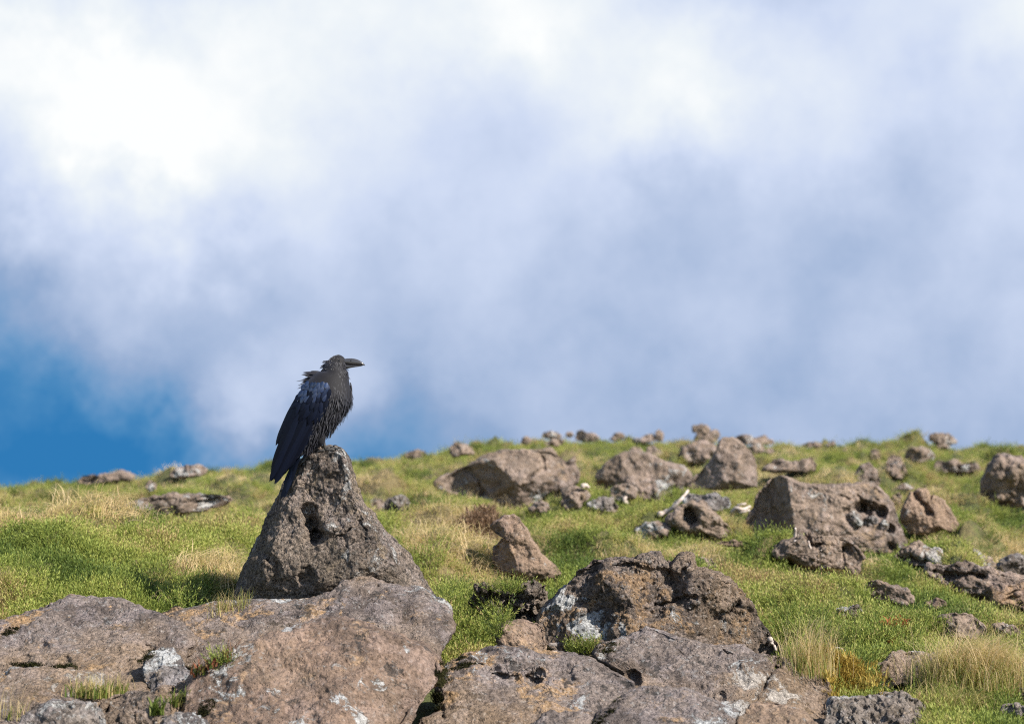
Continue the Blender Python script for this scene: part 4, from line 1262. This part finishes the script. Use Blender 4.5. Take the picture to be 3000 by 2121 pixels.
def cushion(name, zoom, poly_pts, count, mat, label, cat, seed, scale=1., rise=.0, src=None, sink=.02):
    """Sprigs crowded over an area, standing on whatever is there."""
    r = random.Random(seed)
    poly = zp(zoom, poly_pts)
    lo, hi = poly.min(0), poly.max(0)
    temps = src or [sprig(seed + k, 11).arrays() for k in range(4)]
    mb = MB(); pts = []
    while len(pts) < count:
        x, y = r.uniform(lo[0], hi[0]), r.uniform(lo[1], hi[1])
        ins = False
        for (x0, y0), (x1, y1) in zip(poly, np.roll(poly, -1, 0)):
            if (y0 > y) != (y1 > y) and x < (x1 - x0) * (y - y0) / (y1 - y0) + x0:
                ins = not ins
        if ins:
            pts.append(hit(x, y)[0])
    med = np.median(np.array(pts)[:, 1])
    pts = [p for p in pts if abs(p[1] - med) < 1.2]
    org = np.mean(pts, 0)
    for p in pts:
        V, f, a = temps[r.randrange(len(temps))]
        az = r.uniform(0, 6.283); s = scale * r.uniform(.75, 1.25)
        c, sn = math.cos(az), math.sin(az)
        Rm = np.array([[c, -sn, 0], [sn, c, 0], [0, 0, 1]])
        W = V @ Rm.T * s + (p - org) + np.array([0, 0, rise * r.random() - sink])
        tt = [x for x in f if x.shape[1] == 3]; qq = [x for x in f if x.shape[1] == 4]
        mb.add(W, tt[0] if tt else None, qq[0] if qq else None, np.clip(a * .75 + r.uniform(-.1, .25), 0, 1))
    return place(mb, name, mat, org, label, cat)


cushion('juniper_cushion', 'B', [(960, 890), (1010, 870), (1090, 890), (1140, 940), (1230, 970), (1330, 1010), (1350, 1040), (1300, 1110), (1340, 1180), (1240, 1200), (1130, 1205), (1000, 1200), (1000, 1160), (1060, 1100), (1075, 1030), (1040, 940)],
        360, 'juniper1', 'bright green juniper cushion filling the gap between slab and tan block', 'shrub', 201, 1.05, .07)
cushion('top_sprig', 'B', [(1250, 845), (1270, 812), (1350, 815), (1440, 820), (1440, 850), (1380, 862), (1300, 850)], 34, 'juniper1', 'green juniper sprig growing on top of the knobbly rock', 'shrub', 211, .85, .02)
cushion('crevice_juniper', 'C', [(380, 930), (430, 890), (520, 870), (560, 870), (545, 960), (480, 955)], 26, 'juniper1', 'little juniper shoot beside bleached driftwood in the rock joint', 'shrub', 215, .8, .02)
cushion('green_sprig', 'A', [(1235, 1255), (1270, 1235), (1320, 1245), (1310, 1280), (1260, 1285)], 9, 'juniper1', 'single pale green feathery sprig on the joint above the front boulder', 'plant', 217, .8, .01)
cushion('right_juniper', 'D', [(180, 900), (280, 850), (500, 870), (800, 880), (1100, 900), (1450, 930), (1480, 1000), (1300, 1060), (1050, 1080), (800, 1110), (600, 1110), (320, 1050), (220, 1000)],
        420, 'juniper1', 'dense dark green juniper mat behind the tall straw fan', 'shrub', 221, 1.25, .08)
cushion('shadow_juniper', 'A', [(960, 900), (1050, 830), (1180, 840), (1240, 900), (1200, 960), (1120, 1000), (1040, 950)], 150, 'juniper1', 'dark green juniper clump behind the small wedge rock', 'shrub', 225, 1.05, .04)
_dry = [tuft(300 + k, 22, .09, 1.3, .006, (.2, 1.1), (.1, 1.4), (0, 1), .04).arrays() for k in range(3)]
cushion('dry_juniper', 'B', [(1085, 560), (1150, 500), (1240, 475), (1300, 500), (1310, 540), (1270, 590), (1200, 660), (1120, 680), (1080, 640)], 300, 'dry',
        'dead reddish-brown juniper bush leaning on the slanting slab', 'shrub', 231, 1.35, .16, _dry)
_red = [tuft(320 + k, 9, .045, 1.3, .013, (.3, 1.2), (.2, 1.), (.2, 1.), .02).arrays() for k in range(3)]
cushion('red_plant', 'D', [(1095, 985), (1140, 975), (1195, 990), (1190, 1015), (1120, 1010)], 26, 'red_leaf', 'larger orange-red leaf plant in the dark juniper mat', 'plant', 241, 1.15, .13, _red)
cushion('red_plant', 'D', [(1005, 1040), (1040, 1025), (1090, 1045), (1060, 1060)], 9, 'red_leaf', 'smaller orange-red leaf plant above the flat-topped grass rock', 'plant', 245, 1.4, .14, _red)
_om = [tuft(340 + k, 20, .05, 1.2, .004, (.2, 1.1), (.1, 1.2), (0, 1), .03).arrays() for k in range(3)]
cushion('ochre_moss', 'D', [(510, 1190), (560, 1160), (680, 1190), (780, 1260), (900, 1310), (1010, 1370), (990, 1395), (850, 1395), (700, 1400), (610, 1390), (600, 1310), (560, 1250)], 420, 'ochre_moss',
        'golden brown moss cushion right of the cracked slab', 'moss', 251, 1.05, .10, _om)


def moss_patch(zoom, pts, label, seed, n=180):
    _m = [tuft(seed + k, 12, .016, 1.2, .0035, (.2, 1.1), (.0, .8), (0, 1), .014).arrays() for k in range(2)]
    cushion('moss_patch', zoom, pts, n, 'moss', label, 'moss', seed, 1.1, .004, _m, .002)


moss_patch('L', [(90, 455), (140, 440), (260, 445), (380, 445), (440, 480), (430, 500), (250, 500), (150, 485)], 'dark moss strip at the left end of the slab joint', 401)
moss_patch('L', [(490, 490), (540, 460), (620, 480), (690, 450), (755, 485), (700, 515), (560, 512)], 'dark moss strip right of the other strip in the slab joint', 405)
moss_patch('L', [(1260, 410), (1350, 420), (1400, 330), (1470, 310), (1480, 350), (1400, 440), (1360, 465)], 'dark moss in the fold where the left slab meets the long slab', 409)
moss_patch('L', [(60, 150), (130, 90), (200, 110), (130, 160), (60, 200), (20, 215)], 'dark moss on the far left shoulder of the left slab', 413, 120)
moss_patch('L', [(1920, 890), (1980, 810), (2060, 790), (2080, 850), (2000, 930), (1940, 945)], 'olive moss clump under the left edge of the front boulder', 417)
moss_patch('B', [(950, 1250), (1000, 1215), (1060, 1210), (1180, 1235), (1150, 1280), (1040, 1300), (980, 1275)], 'olive black moss below the juniper cushion', 421, 260)
moss_patch('B', [(950, 1300), (1010, 1290), (1035, 1350), (990, 1400), (950, 1390)], 'round moss pad in the crack beside the front boulder', 425, 160)
moss_patch('B', [(900, 1500), (940, 1420), (985, 1430), (985, 1500), (950, 1545), (900, 1540)], 'lowest moss pad in the crack beside the front boulder', 429, 180)
moss_patch('C', [(545, 1415), (600, 1370), (650, 1330), (720, 1240), (745, 1235), (690, 1310), (620, 1400), (580, 1426)], 'dark moss in the joint left of the flat lower slab', 433, 150)
moss_patch('C', [(570, 880), (640, 855), (700, 850), (690, 920), (620, 930), (575, 920)], 'dark brown moss in the hollow below the knobbed boulder', 437, 150)


def stick(label, zoom, pts, r0, r1, branches=(), name='dead_branch', cat='branch', seed=1, dz=.012):
    mb = MB()
    q = zp(zoom, pts)
    hp, _ = hit(q[0, 0], q[0, 1])
    dref = hp[1] - .03
    rr_ = np.random.default_rng(seed)

    def run(px, a, b):
        m = 14
        t = np.linspace(0, len(px) - 1, m)
        X = np.interp(t, range(len(px)), px[:, 0]); Y = np.interp(t, range(len(px)), px[:, 1])
        p = at(X, Y, dref + .03 * np.sin(t * 1.7 + seed))
        p[:, 2] += dz * .3 if zoom == 'C' else .035
        p += rr_.normal(0, .0015, p.shape)
        tube(mb, p, np.linspace(a, b, m) * (1 + .15 * np.sin(np.arange(m) * 2.1)), 7)
    run(q, r0, r1)
    for br in branches:
        run(zp(zoom, br), r0 * .6, r1 * .7)
    V, f, a = mb.arrays()
    org = V.mean(0)
    return put(name, make_mesh(name, V - org, f, True, a), MAT['wood'], loc=tuple(org), label=label, cat=cat)


stick('bleached driftwood stick lying in the joint below the knobbed boulder', 'C', [(248, 905), (300, 893), (360, 885), (420, 872), (468, 855)], .012, .004, [[(260, 912), (350, 905), (470, 882)], [(400, 880), (440, 858), (460, 850)]], seed=3)
stick('short pale forked stick on the right foot of the knobbed boulder', 'C', [(1735, 855), (1745, 880), (1765, 900), (1778, 935)], .011, .005, [[(1750, 880), (1735, 892), (1728, 900)]], seed=5)
stick('curved bleached root at the edge of the dark juniper mat', 'D', [(585, 1135), (640, 1112), (690, 1110), (740, 1140), (790, 1165), (815, 1168)], .011, .008, seed=7)
stick('thin reddish root below the curved bleached root', 'D', [(660, 1175), (720, 1178), (770, 1190), (800, 1192)], .008, .005, seed=9)
stick('upright forked dead stem in front of the rough rock shelf', 'G', [(752, 1030), (757, 960), (755, 900), (760, 835)], .02, .006, [[(757, 960), (735, 930), (728, 905)], [(757, 930), (775, 900), (778, 880)], [(700, 1005), (703, 980), (706, 958)]], seed=11)
stick('bent dead twigs right of the upright dead stem', 'G', [(935, 1060), (905, 1020), (865, 990), (845, 920)], .016, .005, [[(905, 1020), (925, 1000), (935, 985)], [(880, 1000), (890, 1030), (915, 1050)]], seed=13)
stick('curly white twig standing before the hump-backed boulder', 'E', [(1462, 655), (1440, 640), (1450, 620), (1462, 598)], .022, .010, seed=15)
stick('white driftwood end at the left foot of the hump-backed boulder', 'E', [(1165, 540), (1185, 535), (1205, 550)], .022, .012, seed=17)
stick('grey dead branch leaning against the crooked hollow rock', 'E', [(1675, 735), (1720, 722), (1770, 690), (1830, 630), (1875, 575)], .022, .010, [[(1770, 690), (1790, 650), (1815, 640)]], seed=19)
stick('tangle of pinkish dead twigs beside the great boulder', 'E', [(2165, 715), (2200, 690), (2240, 700), (2290, 680)], .02, .012, [[(2180, 690), (2230, 720), (2285, 705)], [(2200, 720), (2210, 670), (2260, 660)]], seed=21)

# ------------------------------------------------------------------ the crow
def bird_material(name, c0, c1, rough=.45, sheen=.25, spec=.5, speck=0.):
    m, g, b, o = principled(name)
    a = g.n('ShaderNodeAttribute', attribute_name='rnd')
    tc = g.n('ShaderNodeTexCoord')
    n = g.noise(tc.outputs['Object'], 90, 4, .6)
    f = g.math('ADD', g.math('MULTIPLY', a.outputs['Fac'], .7), g.math('MULTIPLY', n, .3))
    c = g.mix(f, c0, c1)
    if speck:
        n2 = g.noise(tc.outputs['Object'], 210, 3, .6)
        c = g.mix(g.math('MULTIPLY', g.sstep(n2, .555, .60), speck), c, (.26, .25, .245))
    g.put(b.inputs['Base Color'], c)
    b.inputs['Roughness'].default_value = rough
    b.inputs['Specular IOR Level'].default_value = spec
    b.inputs['Sheen Weight'].default_value = sheen
    b.inputs['Sheen Tint'].default_value = (.6, .68, 1, 1)
    return m


MAT['feather_wing'] = bird_material('blue_black_flight_feather', (.001, .0015, .004), (.007, .011, .027), .45, .0, .13)
MAT['feather_covert'] = bird_material('covert_tinted_gloss', (.005, .010, .027), (.022, .037, .090), .26, .0, .6)  # shoulder highlight partly put into the base colour as lighter blue, beside real gloss
MAT['feather_body'] = bird_material('dull_brown_black_plumage', (.009, .009, .011), (.021, .019, .023), .52, .15, .25)
MAT['skin_body'] = bird_material('black_under_plumage', (.008, .007, .008), (.014, .013, .014), .7, .1, .2)
MAT['head'] = bird_material('speckled_black_head', (.012, .011, .011), (.030, .026, .026), .6, .1, .2, .9)
MAT['beak'] = bird_material('dark_horn_beak', (.018, .018, .020), (.060, .058, .062), .22, 0, .6)
MAT['claw'] = bird_material('scaly_dark_foot', (.020, .018, .018), (.11, .10, .09), .5, 0, .4)


def eye_material():
    m, g, b, o = principled('glossy_eye')
    b.inputs['Base Color'].default_value = (.006, .005, .004, 1)
    b.inputs['Roughness'].default_value = .05
    return m


MAT['eye'] = eye_material()
stone_top = hit(972, 1318)[0]
DC = float(stone_top[1]) + .015
KS = DC / F / 3.245                               # metres per unit of the bird's plan


def K(x, y, dy=0.):
    """Bird plan (side view) to world; dy in plan units away from the viewer."""
    p = at(750 + np.asarray(x, float) / 3.245, 1000 + np.asarray(y, float) / 3.245, DC)
    p[..., 1] += np.asarray(dy, float) * KS
    return p


KO = K(720, 992)
crow = put('crow', None, loc=tuple(KO), label='ragged black crow with a heavy beak perched on the standing stone, facing right', cat='bird')


def bird_part(name, mb, mat, parent=None, kind=None, label=None):
    par = parent or crow
    V, f, a = mb.arrays()
    o = put(name, make_mesh(name, V - KO, f, True, a), MAT[mat], parent=par, kind=kind, label=label)
    return o


def loft(mb, rings, seg=28, rnd=.5, sub=4):
    """rings: (x, y, half width across the spine, half depth, depth offset); spine runs through the centres."""
    Rg = np.array(rings, float)
    m = len(Rg)
    t = np.arange(m); tt = np.linspace(0, m - 1, (m - 1) * sub + 1)

    def cr(col):
        out = []
        for q in tt:
            i = min(int(q), m - 2); f = q - i
            p0, p1, p2, p3 = col[max(i - 1, 0)], col[i], col[i + 1], col[min(i + 2, m - 1)]
            out.append(.5 * ((2 * p1) + (-p0 + p2) * f + (2 * p0 - 5 * p1 + 4 * p2 - p3) * f * f + (-p0 + 3 * p1 - 3 * p2 + p3) * f ** 3))
        return np.array(out)
    C = np.stack([cr(Rg[:, k]) for k in range(5)], 1)
    dx, dy = np.gradient(C[:, 0]), np.gradient(C[:, 1])
    L = np.hypot(dx, dy) + 1e-9
    nxv, nyv = -dy / L, dx / L
    th = np.arange(seg) / seg * 2 * np.pi
    X = C[:, 0, None] + nxv[:, None] * C[:, 2, None] * np.cos(th)
    Y = C[:, 1, None] + nyv[:, None] * C[:, 2, None] * np.cos(th)
    Z = C[:, 4, None] + C[:, 3, None] * np.sin(th)
    V = K(X.ravel(), Y.ravel(), Z.ravel())
    caps = K(C[[0, -1], 0], C[[0, -1], 1], C[[0, -1], 4])
    V = np.concatenate([V, caps])
    n = len(C)
    q = [(i * seg + k, i * seg + (k + 1) % seg, (i + 1) * seg + (k + 1) % seg, (i + 1) * seg + k) for i in range(n - 1) for k in range(seg)]
    tr = [(n * seg, (k + 1) % seg, k) for k in range(seg)] + [(n * seg + 1, (n - 1) * seg + k, (n - 1) * seg + (k + 1) % seg) for k in range(seg)]
    mb.add(V, tr, q, rnd)
    return C, nxv, nyv


BODY = [(395, 1075, 40, 40, 0), (445, 985, 85, 80, 0), (520, 850, 140, 125, 0), (596, 710, 188, 165, 0), (656, 590, 226, 185, 0), (690, 480, 236, 188, 0),
        (722, 388, 196, 155, 0), (748, 318, 138, 120, 0), (752, 262, 112, 92, 0), (764, 218, 96, 78, 0), (768, 182, 84, 68, 0), (764, 150, 56, 46, 0), (760, 134, 22, 20, 0)]
mb = MB()
SPN, SNX, SNY = loft(mb, BODY, 36, .3, 5)
loft(mb, [(590, 840, 75, 70, -45), (610, 910, 62, 52, -45), (622, 955, 44, 38, -45), (634, 985, 26, 22, -45)], 14, .3, 3)          # feathered thighs, rooted in the belly
loft(mb, [(560, 840, 75, 70, 60), (575, 905, 55, 50, 60), (590, 950, 34, 30, 60), (604, 985, 14, 14, 60)], 14, .3, 3)
bird_part('body', mb, 'skin_body')


def feather(mb, b, t, w, nrm, rnd=.5, camber=.18, bow=.0, seg=8, tipround=.55, base=.45):
    """A vane from b to t (world points), w wide, with a raised shaft."""
    b = np.asarray(b, float); t = np.asarray(t, float)
    ax = t - b
    Ln = np.linalg.norm(ax)
    ax = ax / Ln
    n = np.asarray(nrm, float)
    n = n - ax * (n @ ax); n /= np.linalg.norm(n) + 1e-9
    sd = np.cross(n, ax)
    s = np.linspace(0, 1, seg + 1)
    prof = np.minimum(base + (1 - base) * np.clip(s / .35, 0, 1), 1) * np.sqrt(np.clip((1 - s) / tipround, 0.0, 1))
    vs = np.array([-1, -.5, 0, .5, 1])
    P = b + ax * (s * Ln)[:, None, None] + sd * (prof[:, None] * vs * w / 2)[..., None]
    P = P + n * ((-camber * w * np.abs(vs) ** 1.5)[None] * prof[:, None] + (vs == 0) * .02 * w + (bow * Ln * np.sin(s * np.pi))[:, None])[..., None]
    V = P.reshape(-1, 3)
    q = [(i * 5 + k, i * 5 + k + 1, (i + 1) * 5 + k + 1, (i + 1) * 5 + k) for i in range(seg) for k in range(4)]
    mb.add(V, None, q, rnd)


def wing_depth(x, y):
    """Near surface of the folded wing, plan units towards the viewer."""
    a = np.array([640., 430.]); b = np.array([150., 1340.])
    d = b - a; L = np.hypot(*d); d /= L
    r = np.array([x, y]) - a
    t = np.clip(r @ d / L, -.1, 1.05)
    c = (r @ np.array([-d[1], d[0]])) / 170.
    base = np.interp(t, [-.1, .0, .25, .6, 1.], [165, 195, 190, 110, 35])
    return -(base - 55 * min(c * c, 2.0))


def build_wing(side):
    """side -1: near wing, +1: far wing."""
    w = put('wing', None, parent=crow)

    def W(x, y, lift=0):
        return K(x, y, -side * (wing_depth(x, y) - lift))

    def nrm(x, y):
        px_ = W(x + 8, y) - W(x - 8, y); py_ = W(x, y + 8) - W(x, y - 8)
        n = np.cross(px_, py_); n /= np.linalg.norm(n)
        return n if n[1] * side > 0 else -n
    mats = []
    # long flight feathers
    FL = [((405, 540), (197, 995), 62, 26), ((425, 590), (150, 1243), 72, 21), ((460, 640), (131, 1338), 66, 17), ((495, 690), (163, 1322), 62, 14), ((520, 720), (178, 1358), 62, 11),
          ((545, 740), (232, 1290), 66, 9), ((575, 750), (300, 1220), 70, 7), ((600, 760), (352, 1140), 74, 5), ((630, 760), (430, 1055), 74, 3), ((655, 740), (512, 965), 70, 1), ((685, 690), (590, 905), 66, 0)]
    for (b, t, wd, lift) in FL:
        mb = MB()
        pb, pt = W(b[0], b[1], lift), W(t[0], t[1], lift)
        feather(mb, pb, pt, wd * KS, nrm((b[0] + t[0]) / 2, (b[1] + t[1]) / 2), rnd=random.uniform(.1, .9), camber=.10, bow=.02, seg=12, tipround=.22)
        bird_part('flight_feather', mb, 'feather_wing', w)
    rr_ = random.Random(5)
    # coverts in overlapping rows, the lowest row first
    ROWS = [((430, 640), (690, 640), 10, 150, 58, 24, 'feather_wing'), ((420, 570), (705, 560), 10, 120, 56, 30, 'feather_wing'), ((440, 510), (715, 500), 10, 92, 54, 36, 'feather_mix'),
            ((470, 465), (720, 470), 9, 78, 52, 42, 'feather_mix'), ((490, 425), (715, 440), 8, 70, 52, 47, 'feather_covert'), ((520, 395), (690, 405), 6, 60, 50, 51, 'feather_covert')]
    for (b0, b1, n, ln, wd, lift, mt) in ROWS:
        for k in range(n):
            f = (k + rr_.uniform(-.2, .2)) / (n - 1)
            x = b0[0] + (b1[0] - b0[0]) * f; y = b0[1] + (b1[1] - b0[1]) * f + rr_.uniform(-10, 10)
            an = rr_.gauss(.42, .10) - .25 * (f - .4)
            l = ln * rr_.uniform(.85, 1.15)
            tx, ty = x - math.sin(an) * l, y + math.cos(an) * l
            mb = MB()
            feather(mb, W(x, y, lift), W(tx, ty, lift - 3 + rr_.uniform(-3, 5)), wd * rr_.uniform(.85, 1.1) * KS, nrm(x, y), rnd=rr_.random(), camber=.14, bow=.03, seg=6, tipround=.5)
            bird_part('covert', mb, mt if mt != 'feather_mix' else rr_.choice(('feather_wing', 'feather_covert')), w)
    return w


build_wing(-1)
build_wing(1)

# wing core under the feathers, so that no light leaks through the vanes
for side in (-1, 1):
    mb = MB()
    loft(mb, [(640, 420, 50, 14, side * 168), (600, 520, 130, 24, side * 158), (545, 660, 140, 26, side * 148), (455, 850, 115, 24, side * 105), (360, 1030, 85, 18, side * 66), (270, 1180, 48, 12, side * 40), (200, 1290, 14, 6, side * 26)], 18, .2, 4)
    bird_part('wing_lining', mb, 'skin_body')

# tail
tail = put('tail', None, parent=crow)
for k, (t, dz, wd) in enumerate([((262, 1378), 30, 48), ((300, 1420), 24, 46), ((255, 1450), 12, 44), ((232, 1512), 2, 46), ((262, 1500), -8, 46), ((285, 1440), -16, 46), ((330, 1330), -22, 52)]):
    mb = MB()
    feather(mb, K(430, 1010, dz), K(t[0], t[1], dz * .6 - 14), wd * KS, (-.35, -.9, .2), rnd=random.random(), camber=.08, bow=.01, seg=10, tipround=.16)
    bird_part('tail_feather', mb, 'feather_wing', tail)

# shaggy contour feathers
mb = MB()
rr_ = random.Random(9)
m = len(SPN)
for _ in range(5600):
    i = rr_.randrange(4, m - 12)
    th = rr_.uniform(0, 6.283)
    x0, y0, w0, d0_, _z = SPN[i]
    px_ = x0 + SNX[i] * w0 * math.cos(th); py_ = y0 + SNY[i] * w0 * math.cos(th)
    pz_ = d0_ * math.sin(th)
    neck = i > m * .55
    ln = rr_.uniform(26, 50) if neck else rr_.uniform(42, 80)
    dx, dy = SPN[i - 3][0] - x0, SPN[i - 3][1] - y0
    L = math.hypot(dx, dy)
    ou = np.array([SNX[i] * math.cos(th), SNY[i] * math.cos(th), math.sin(th)])
    lift = rr_.uniform(.0, .16)
    if math.cos(th) > .2 and i > m * .3:
        lift += rr_.uniform(0, .15)
    jit = rr_.gauss(0, .22)
    ex = px_ + (dx / L * math.cos(jit) - dy / L * math.sin(jit)) * ln + ou[0] * ln * lift
    ey = py_ + (dx / L * math.sin(jit) + dy / L * math.cos(jit)) * ln + ou[1] * ln * lift
    ez = pz_ + ou[2] * ln * lift + rr_.uniform(-8, 8)
    b = K(px_, py_, pz_); t = K(ex, ey, ez)
    c = K(x0, y0, 0)
    feather(mb, b, t, rr_.uniform(7, 14) * KS * (.75 if neck else 1), b - c, rnd=rr_.random(), camber=.15, bow=.04, seg=4, tipround=.6)
# ruffled breast tips, back tufts, nape and throat beard
RUF = [((895, 440), (914, 530), 30), ((890, 500), (880, 600), 36), ((880, 540), (862, 640), 36), ((862, 560), (846, 735), 34), ((870, 560), (872, 690), 30), ((850, 600), (822, 700), 36), ((835, 640), (800, 770), 34),
       ((810, 690), (765, 800), 36), ((800, 720), (745, 845), 30), ((770, 780), (720, 880), 34), ((740, 800), (700, 925), 36), ((710, 820), (675, 930), 36), ((680, 830), (655, 935), 34), ((890, 400), (916, 480), 28), ((900, 470), (906, 560), 30),
       ((620, 305), (442, 292), 42), ((600, 325), (428, 318), 36), ((600, 340), (470, 330), 44), ((590, 350), (386, 378), 26), ((580, 365), (400, 425), 26), ((570, 375), (392, 455), 26), ((560, 390), (391, 495), 26),
       ((590, 335), (450, 355), 38), ((575, 350), (430, 395), 30), ((560, 370), (425, 470), 30), ((640, 300), (520, 285), 44), ((610, 330), (500, 345), 46), ((585, 370), (455, 430), 34), ((600, 300), (480, 308), 40),
       ((680, 195), (628, 205), 20), ((675, 210), (614, 238), 22), ((668, 225), (606, 262), 22), ((670, 240), (612, 290), 24), ((690, 190), (640, 192), 18), ((665, 250), (618, 310), 26),
       ((840, 262), (872, 300), 14), ((830, 272), (868, 318), 14), ((820, 280), (880, 322), 13), ((835, 285), (890, 345), 13), ((825, 300), (898, 362), 14), ((848, 258), (884, 282), 12), ((810, 290), (850, 345), 14)]
for (b, t, wd) in RUF:
    for rep_ in range(2):
        j = lambda a: a + rr_.uniform(-10, 10)
        z0 = rr_.uniform(-60, 40) if b[0] > 640 else rr_.uniform(-70, 50)
        feather(mb, K(j(b[0]), j(b[1]), z0), K(t[0] + rr_.uniform(-7, 7) * rep_, t[1] + rr_.uniform(-7, 7) * rep_, z0 + rr_.uniform(-16, 10)), wd * KS * rr_.uniform(.4, .7), (rr_.uniform(-.4, .4), -1, .3), rnd=rr_.random(), camber=.12, bow=.02, seg=5, tipround=.7)
bird_part('plumage', mb, 'feather_body', kind='stuff')

# speckled pin-feathers of the moulting head
mb = MB()
for _ in range(620):
    i = rr_.randrange(m - 22, m - 1)
    th = rr_.uniform(0, 6.283)
    x0, y0, w0, d0_, _z = SPN[i]
    px_ = x0 + SNX[i] * w0 * math.cos(th); py_ = y0 + SNY[i] * w0 * math.cos(th); pz_ = d0_ * math.sin(th)
    ou = np.array([SNX[i] * math.cos(th), SNY[i] * math.cos(th), math.sin(th)])
    ln = rr_.uniform(6, 11)
    ex, ey, ez = px_ - ln * .8 + ou[0] * 2, py_ + ln * .35 + ou[1] * 2, pz_ + ou[2] * 2
    feather(mb, K(px_, py_, pz_), K(ex, ey, ez), rr_.uniform(6, 10) * KS, K(px_, py_, pz_) - K(x0, y0, 0), rnd=rr_.random(), camber=.15, seg=3, tipround=.7)
bird_part('head_feathers', mb, 'head', kind='stuff')


def mandible(top, bot, wid, rnd):
    """Loft between an upper and a lower edge line, wid half depth."""
    mb = MB()
    n = 16; seg = 14
    tx = np.linspace(0, 1, n)
    T = np.array(top, float); B_ = np.array(bot, float)
    ft = np.linspace(0, 1, len(T)); fb_ = np.linspace(0, 1, len(B_))
    tp = np.stack([np.interp(tx, ft, T[:, k]) for k in (0, 1)], 1)
    bt = np.stack([np.interp(tx, fb_, B_[:, k]) for k in (0, 1)], 1)
    wd = np.interp(tx, np.linspace(0, 1, len(wid)), wid)
    th = np.arange(seg) / seg * 2 * np.pi
    c = (tp + bt) / 2; h = (tp - bt) / 2
    X = c[:, 0, None] + h[:, 0, None] * np.cos(th); Y = c[:, 1, None] + h[:, 1, None] * np.cos(th)
    Z = wd[:, None] * np.sign(np.sin(th)) * np.abs(np.sin(th)) ** .8
    V = np.concatenate([K(X.ravel(), Y.ravel(), Z.ravel()), K(c[[0, -1], 0], c[[0, -1], 1], 0)])
    q = [(i * seg + k, i * seg + (k + 1) % seg, (i + 1) * seg + (k + 1) % seg, (i + 1) * seg + k) for i in range(n - 1) for k in range(seg)]
    tr = [(n * seg, (k + 1) % seg, k) for k in range(seg)] + [(n * seg + 1, (n - 1) * seg + k, (n - 1) * seg + (k + 1) % seg) for k in range(seg)]
    mb.add(V, tr, q, rnd)
    return mb


bill = bird_part('upper_beak', mandible([(825, 168), (860, 163), (895, 161), (925, 163), (955, 169), (985, 181), (1012, 199), (1030, 216), (1038, 229)],
                                        [(825, 216), (860, 222), (900, 227), (940, 229), (980, 228), (1010, 227), (1026, 229), (1033, 232), (1039, 233)], [34, 31, 27, 22, 17, 11, 3], .5), 'beak')
bird_part('lower_beak', mandible([(825, 214), (860, 221), (900, 226), (940, 228), (980, 227), (1005, 227), (1018, 229)],
                                 [(828, 266), (860, 262), (895, 254), (930, 247), (970, 242), (1000, 237), (1018, 231)], [30, 27, 22, 18, 13, 8, 2], .25), 'beak')
mb = MB()
tube(mb, K([896, 905, 913], [187, 184, 185], [-29.5, -28.5, -27]), np.array([.6, 5.5, .6]) * KS, 8, 0.)
bird_part('nostril', mb, 'eye', bill)
mb = MB()
for k in range(26):                                             # bristles over the beak base
    y = rr_.uniform(168, 250)
    feather(mb, K(832, y, rr_.uniform(-36, 30)), K(832 + rr_.uniform(18, 46), y + rr_.uniform(-6, 12), rr_.uniform(-38, 30)), 7 * KS, (0, -1, .3), rnd=rr_.random(), seg=3, tipround=.9)
bird_part('bristles', mb, 'feather_body', kind='stuff')
for sd in (-1, 1):
    mb = MB()
    a = np.linspace(0, np.pi, 9)
    c = K(796, 192, sd * 62)
    th = np.arange(14) / 14 * 2 * np.pi
    V = np.concatenate([c + 12 * KS * np.stack([np.sin(q) * np.cos(th), np.full(14, math.cos(q)) * .8, np.sin(q) * np.sin(th)], 1) for q in a])
    mb.add(V, None, [(i * 14 + k, i * 14 + (k + 1) % 14, (i + 1) * 14 + (k + 1) % 14, (i + 1) * 14 + k) for i in range(8) for k in range(14)])
    ey = bird_part('eye', mb, 'eye')
    mb = MB()
    an = np.linspace(.1, 3.0, 8)
    tube(mb, K(796 + 15 * np.cos(an), 192 + 14 * np.sin(an), np.full(8, sd * 68.)), np.full(8, 1.6 * KS), 6, .9)
    bird_part('eyelid', mb, 'claw', ey)

# feet gripping the top of the stone
for (fx, fz, sc) in ((662, -34, 1.12), (618, 62, 1.)):
    ft = put('foot', None, parent=crow)

    def on(x, dz, up):
        """Point on the stone under plan x and depth dz, raised by up plan units."""
        p = K(x, 990, dz)
        ok, loc, *_ = scene.ray_cast(_dg, Vector((p[0], p[1], p[2] + .25)), Vector((0, 0, -1)))
        z = loc[2] if ok and abs(loc[2] - p[2]) < .12 else p[2]
        return np.array([p[0], p[1], z + up * KS])
    mb = MB()
    tube(mb, [K(fx - 22, 950, fz), K(fx - 12, 968, fz), on(fx, fz, 12)], np.array([15, 13, 13]) * KS * sc, 10, .3)
    bird_part('shank', mb, 'claw', ft)
    for (tx, tz) in ((135, -8), (105, -42), (98, 34), (-62, 6)):
        ln = abs(tx) * sc
        sg = 1 if tx > 0 else -1
        P_ = [on(fx + sg * ln * q, fz + tz * q, u) for q, u in ((0, 12), (.22, 15), (.42, 11), (.6, 14), (.8, 10))]
        mb = MB()
        tube(mb, P_, np.array([11, 11.5, 8.5, 10.5, 7]) * KS * sc, 10, np.tile([.1, .8], 30)[:52][:52] if False else .45)
        bird_part('toe', mb, 'claw', ft)
        C_ = [on(fx + sg * ln * q, fz + tz * q, u) for q, u in ((.8, 11), (.95, 17), (1.1, 13), (1.22, 3))]
        mb = MB()
        tube(mb, C_, np.array([7, 6, 4, .8]) * KS * sc, 8, 0.)
        bird_part('talon', mb, 'beak', ft)
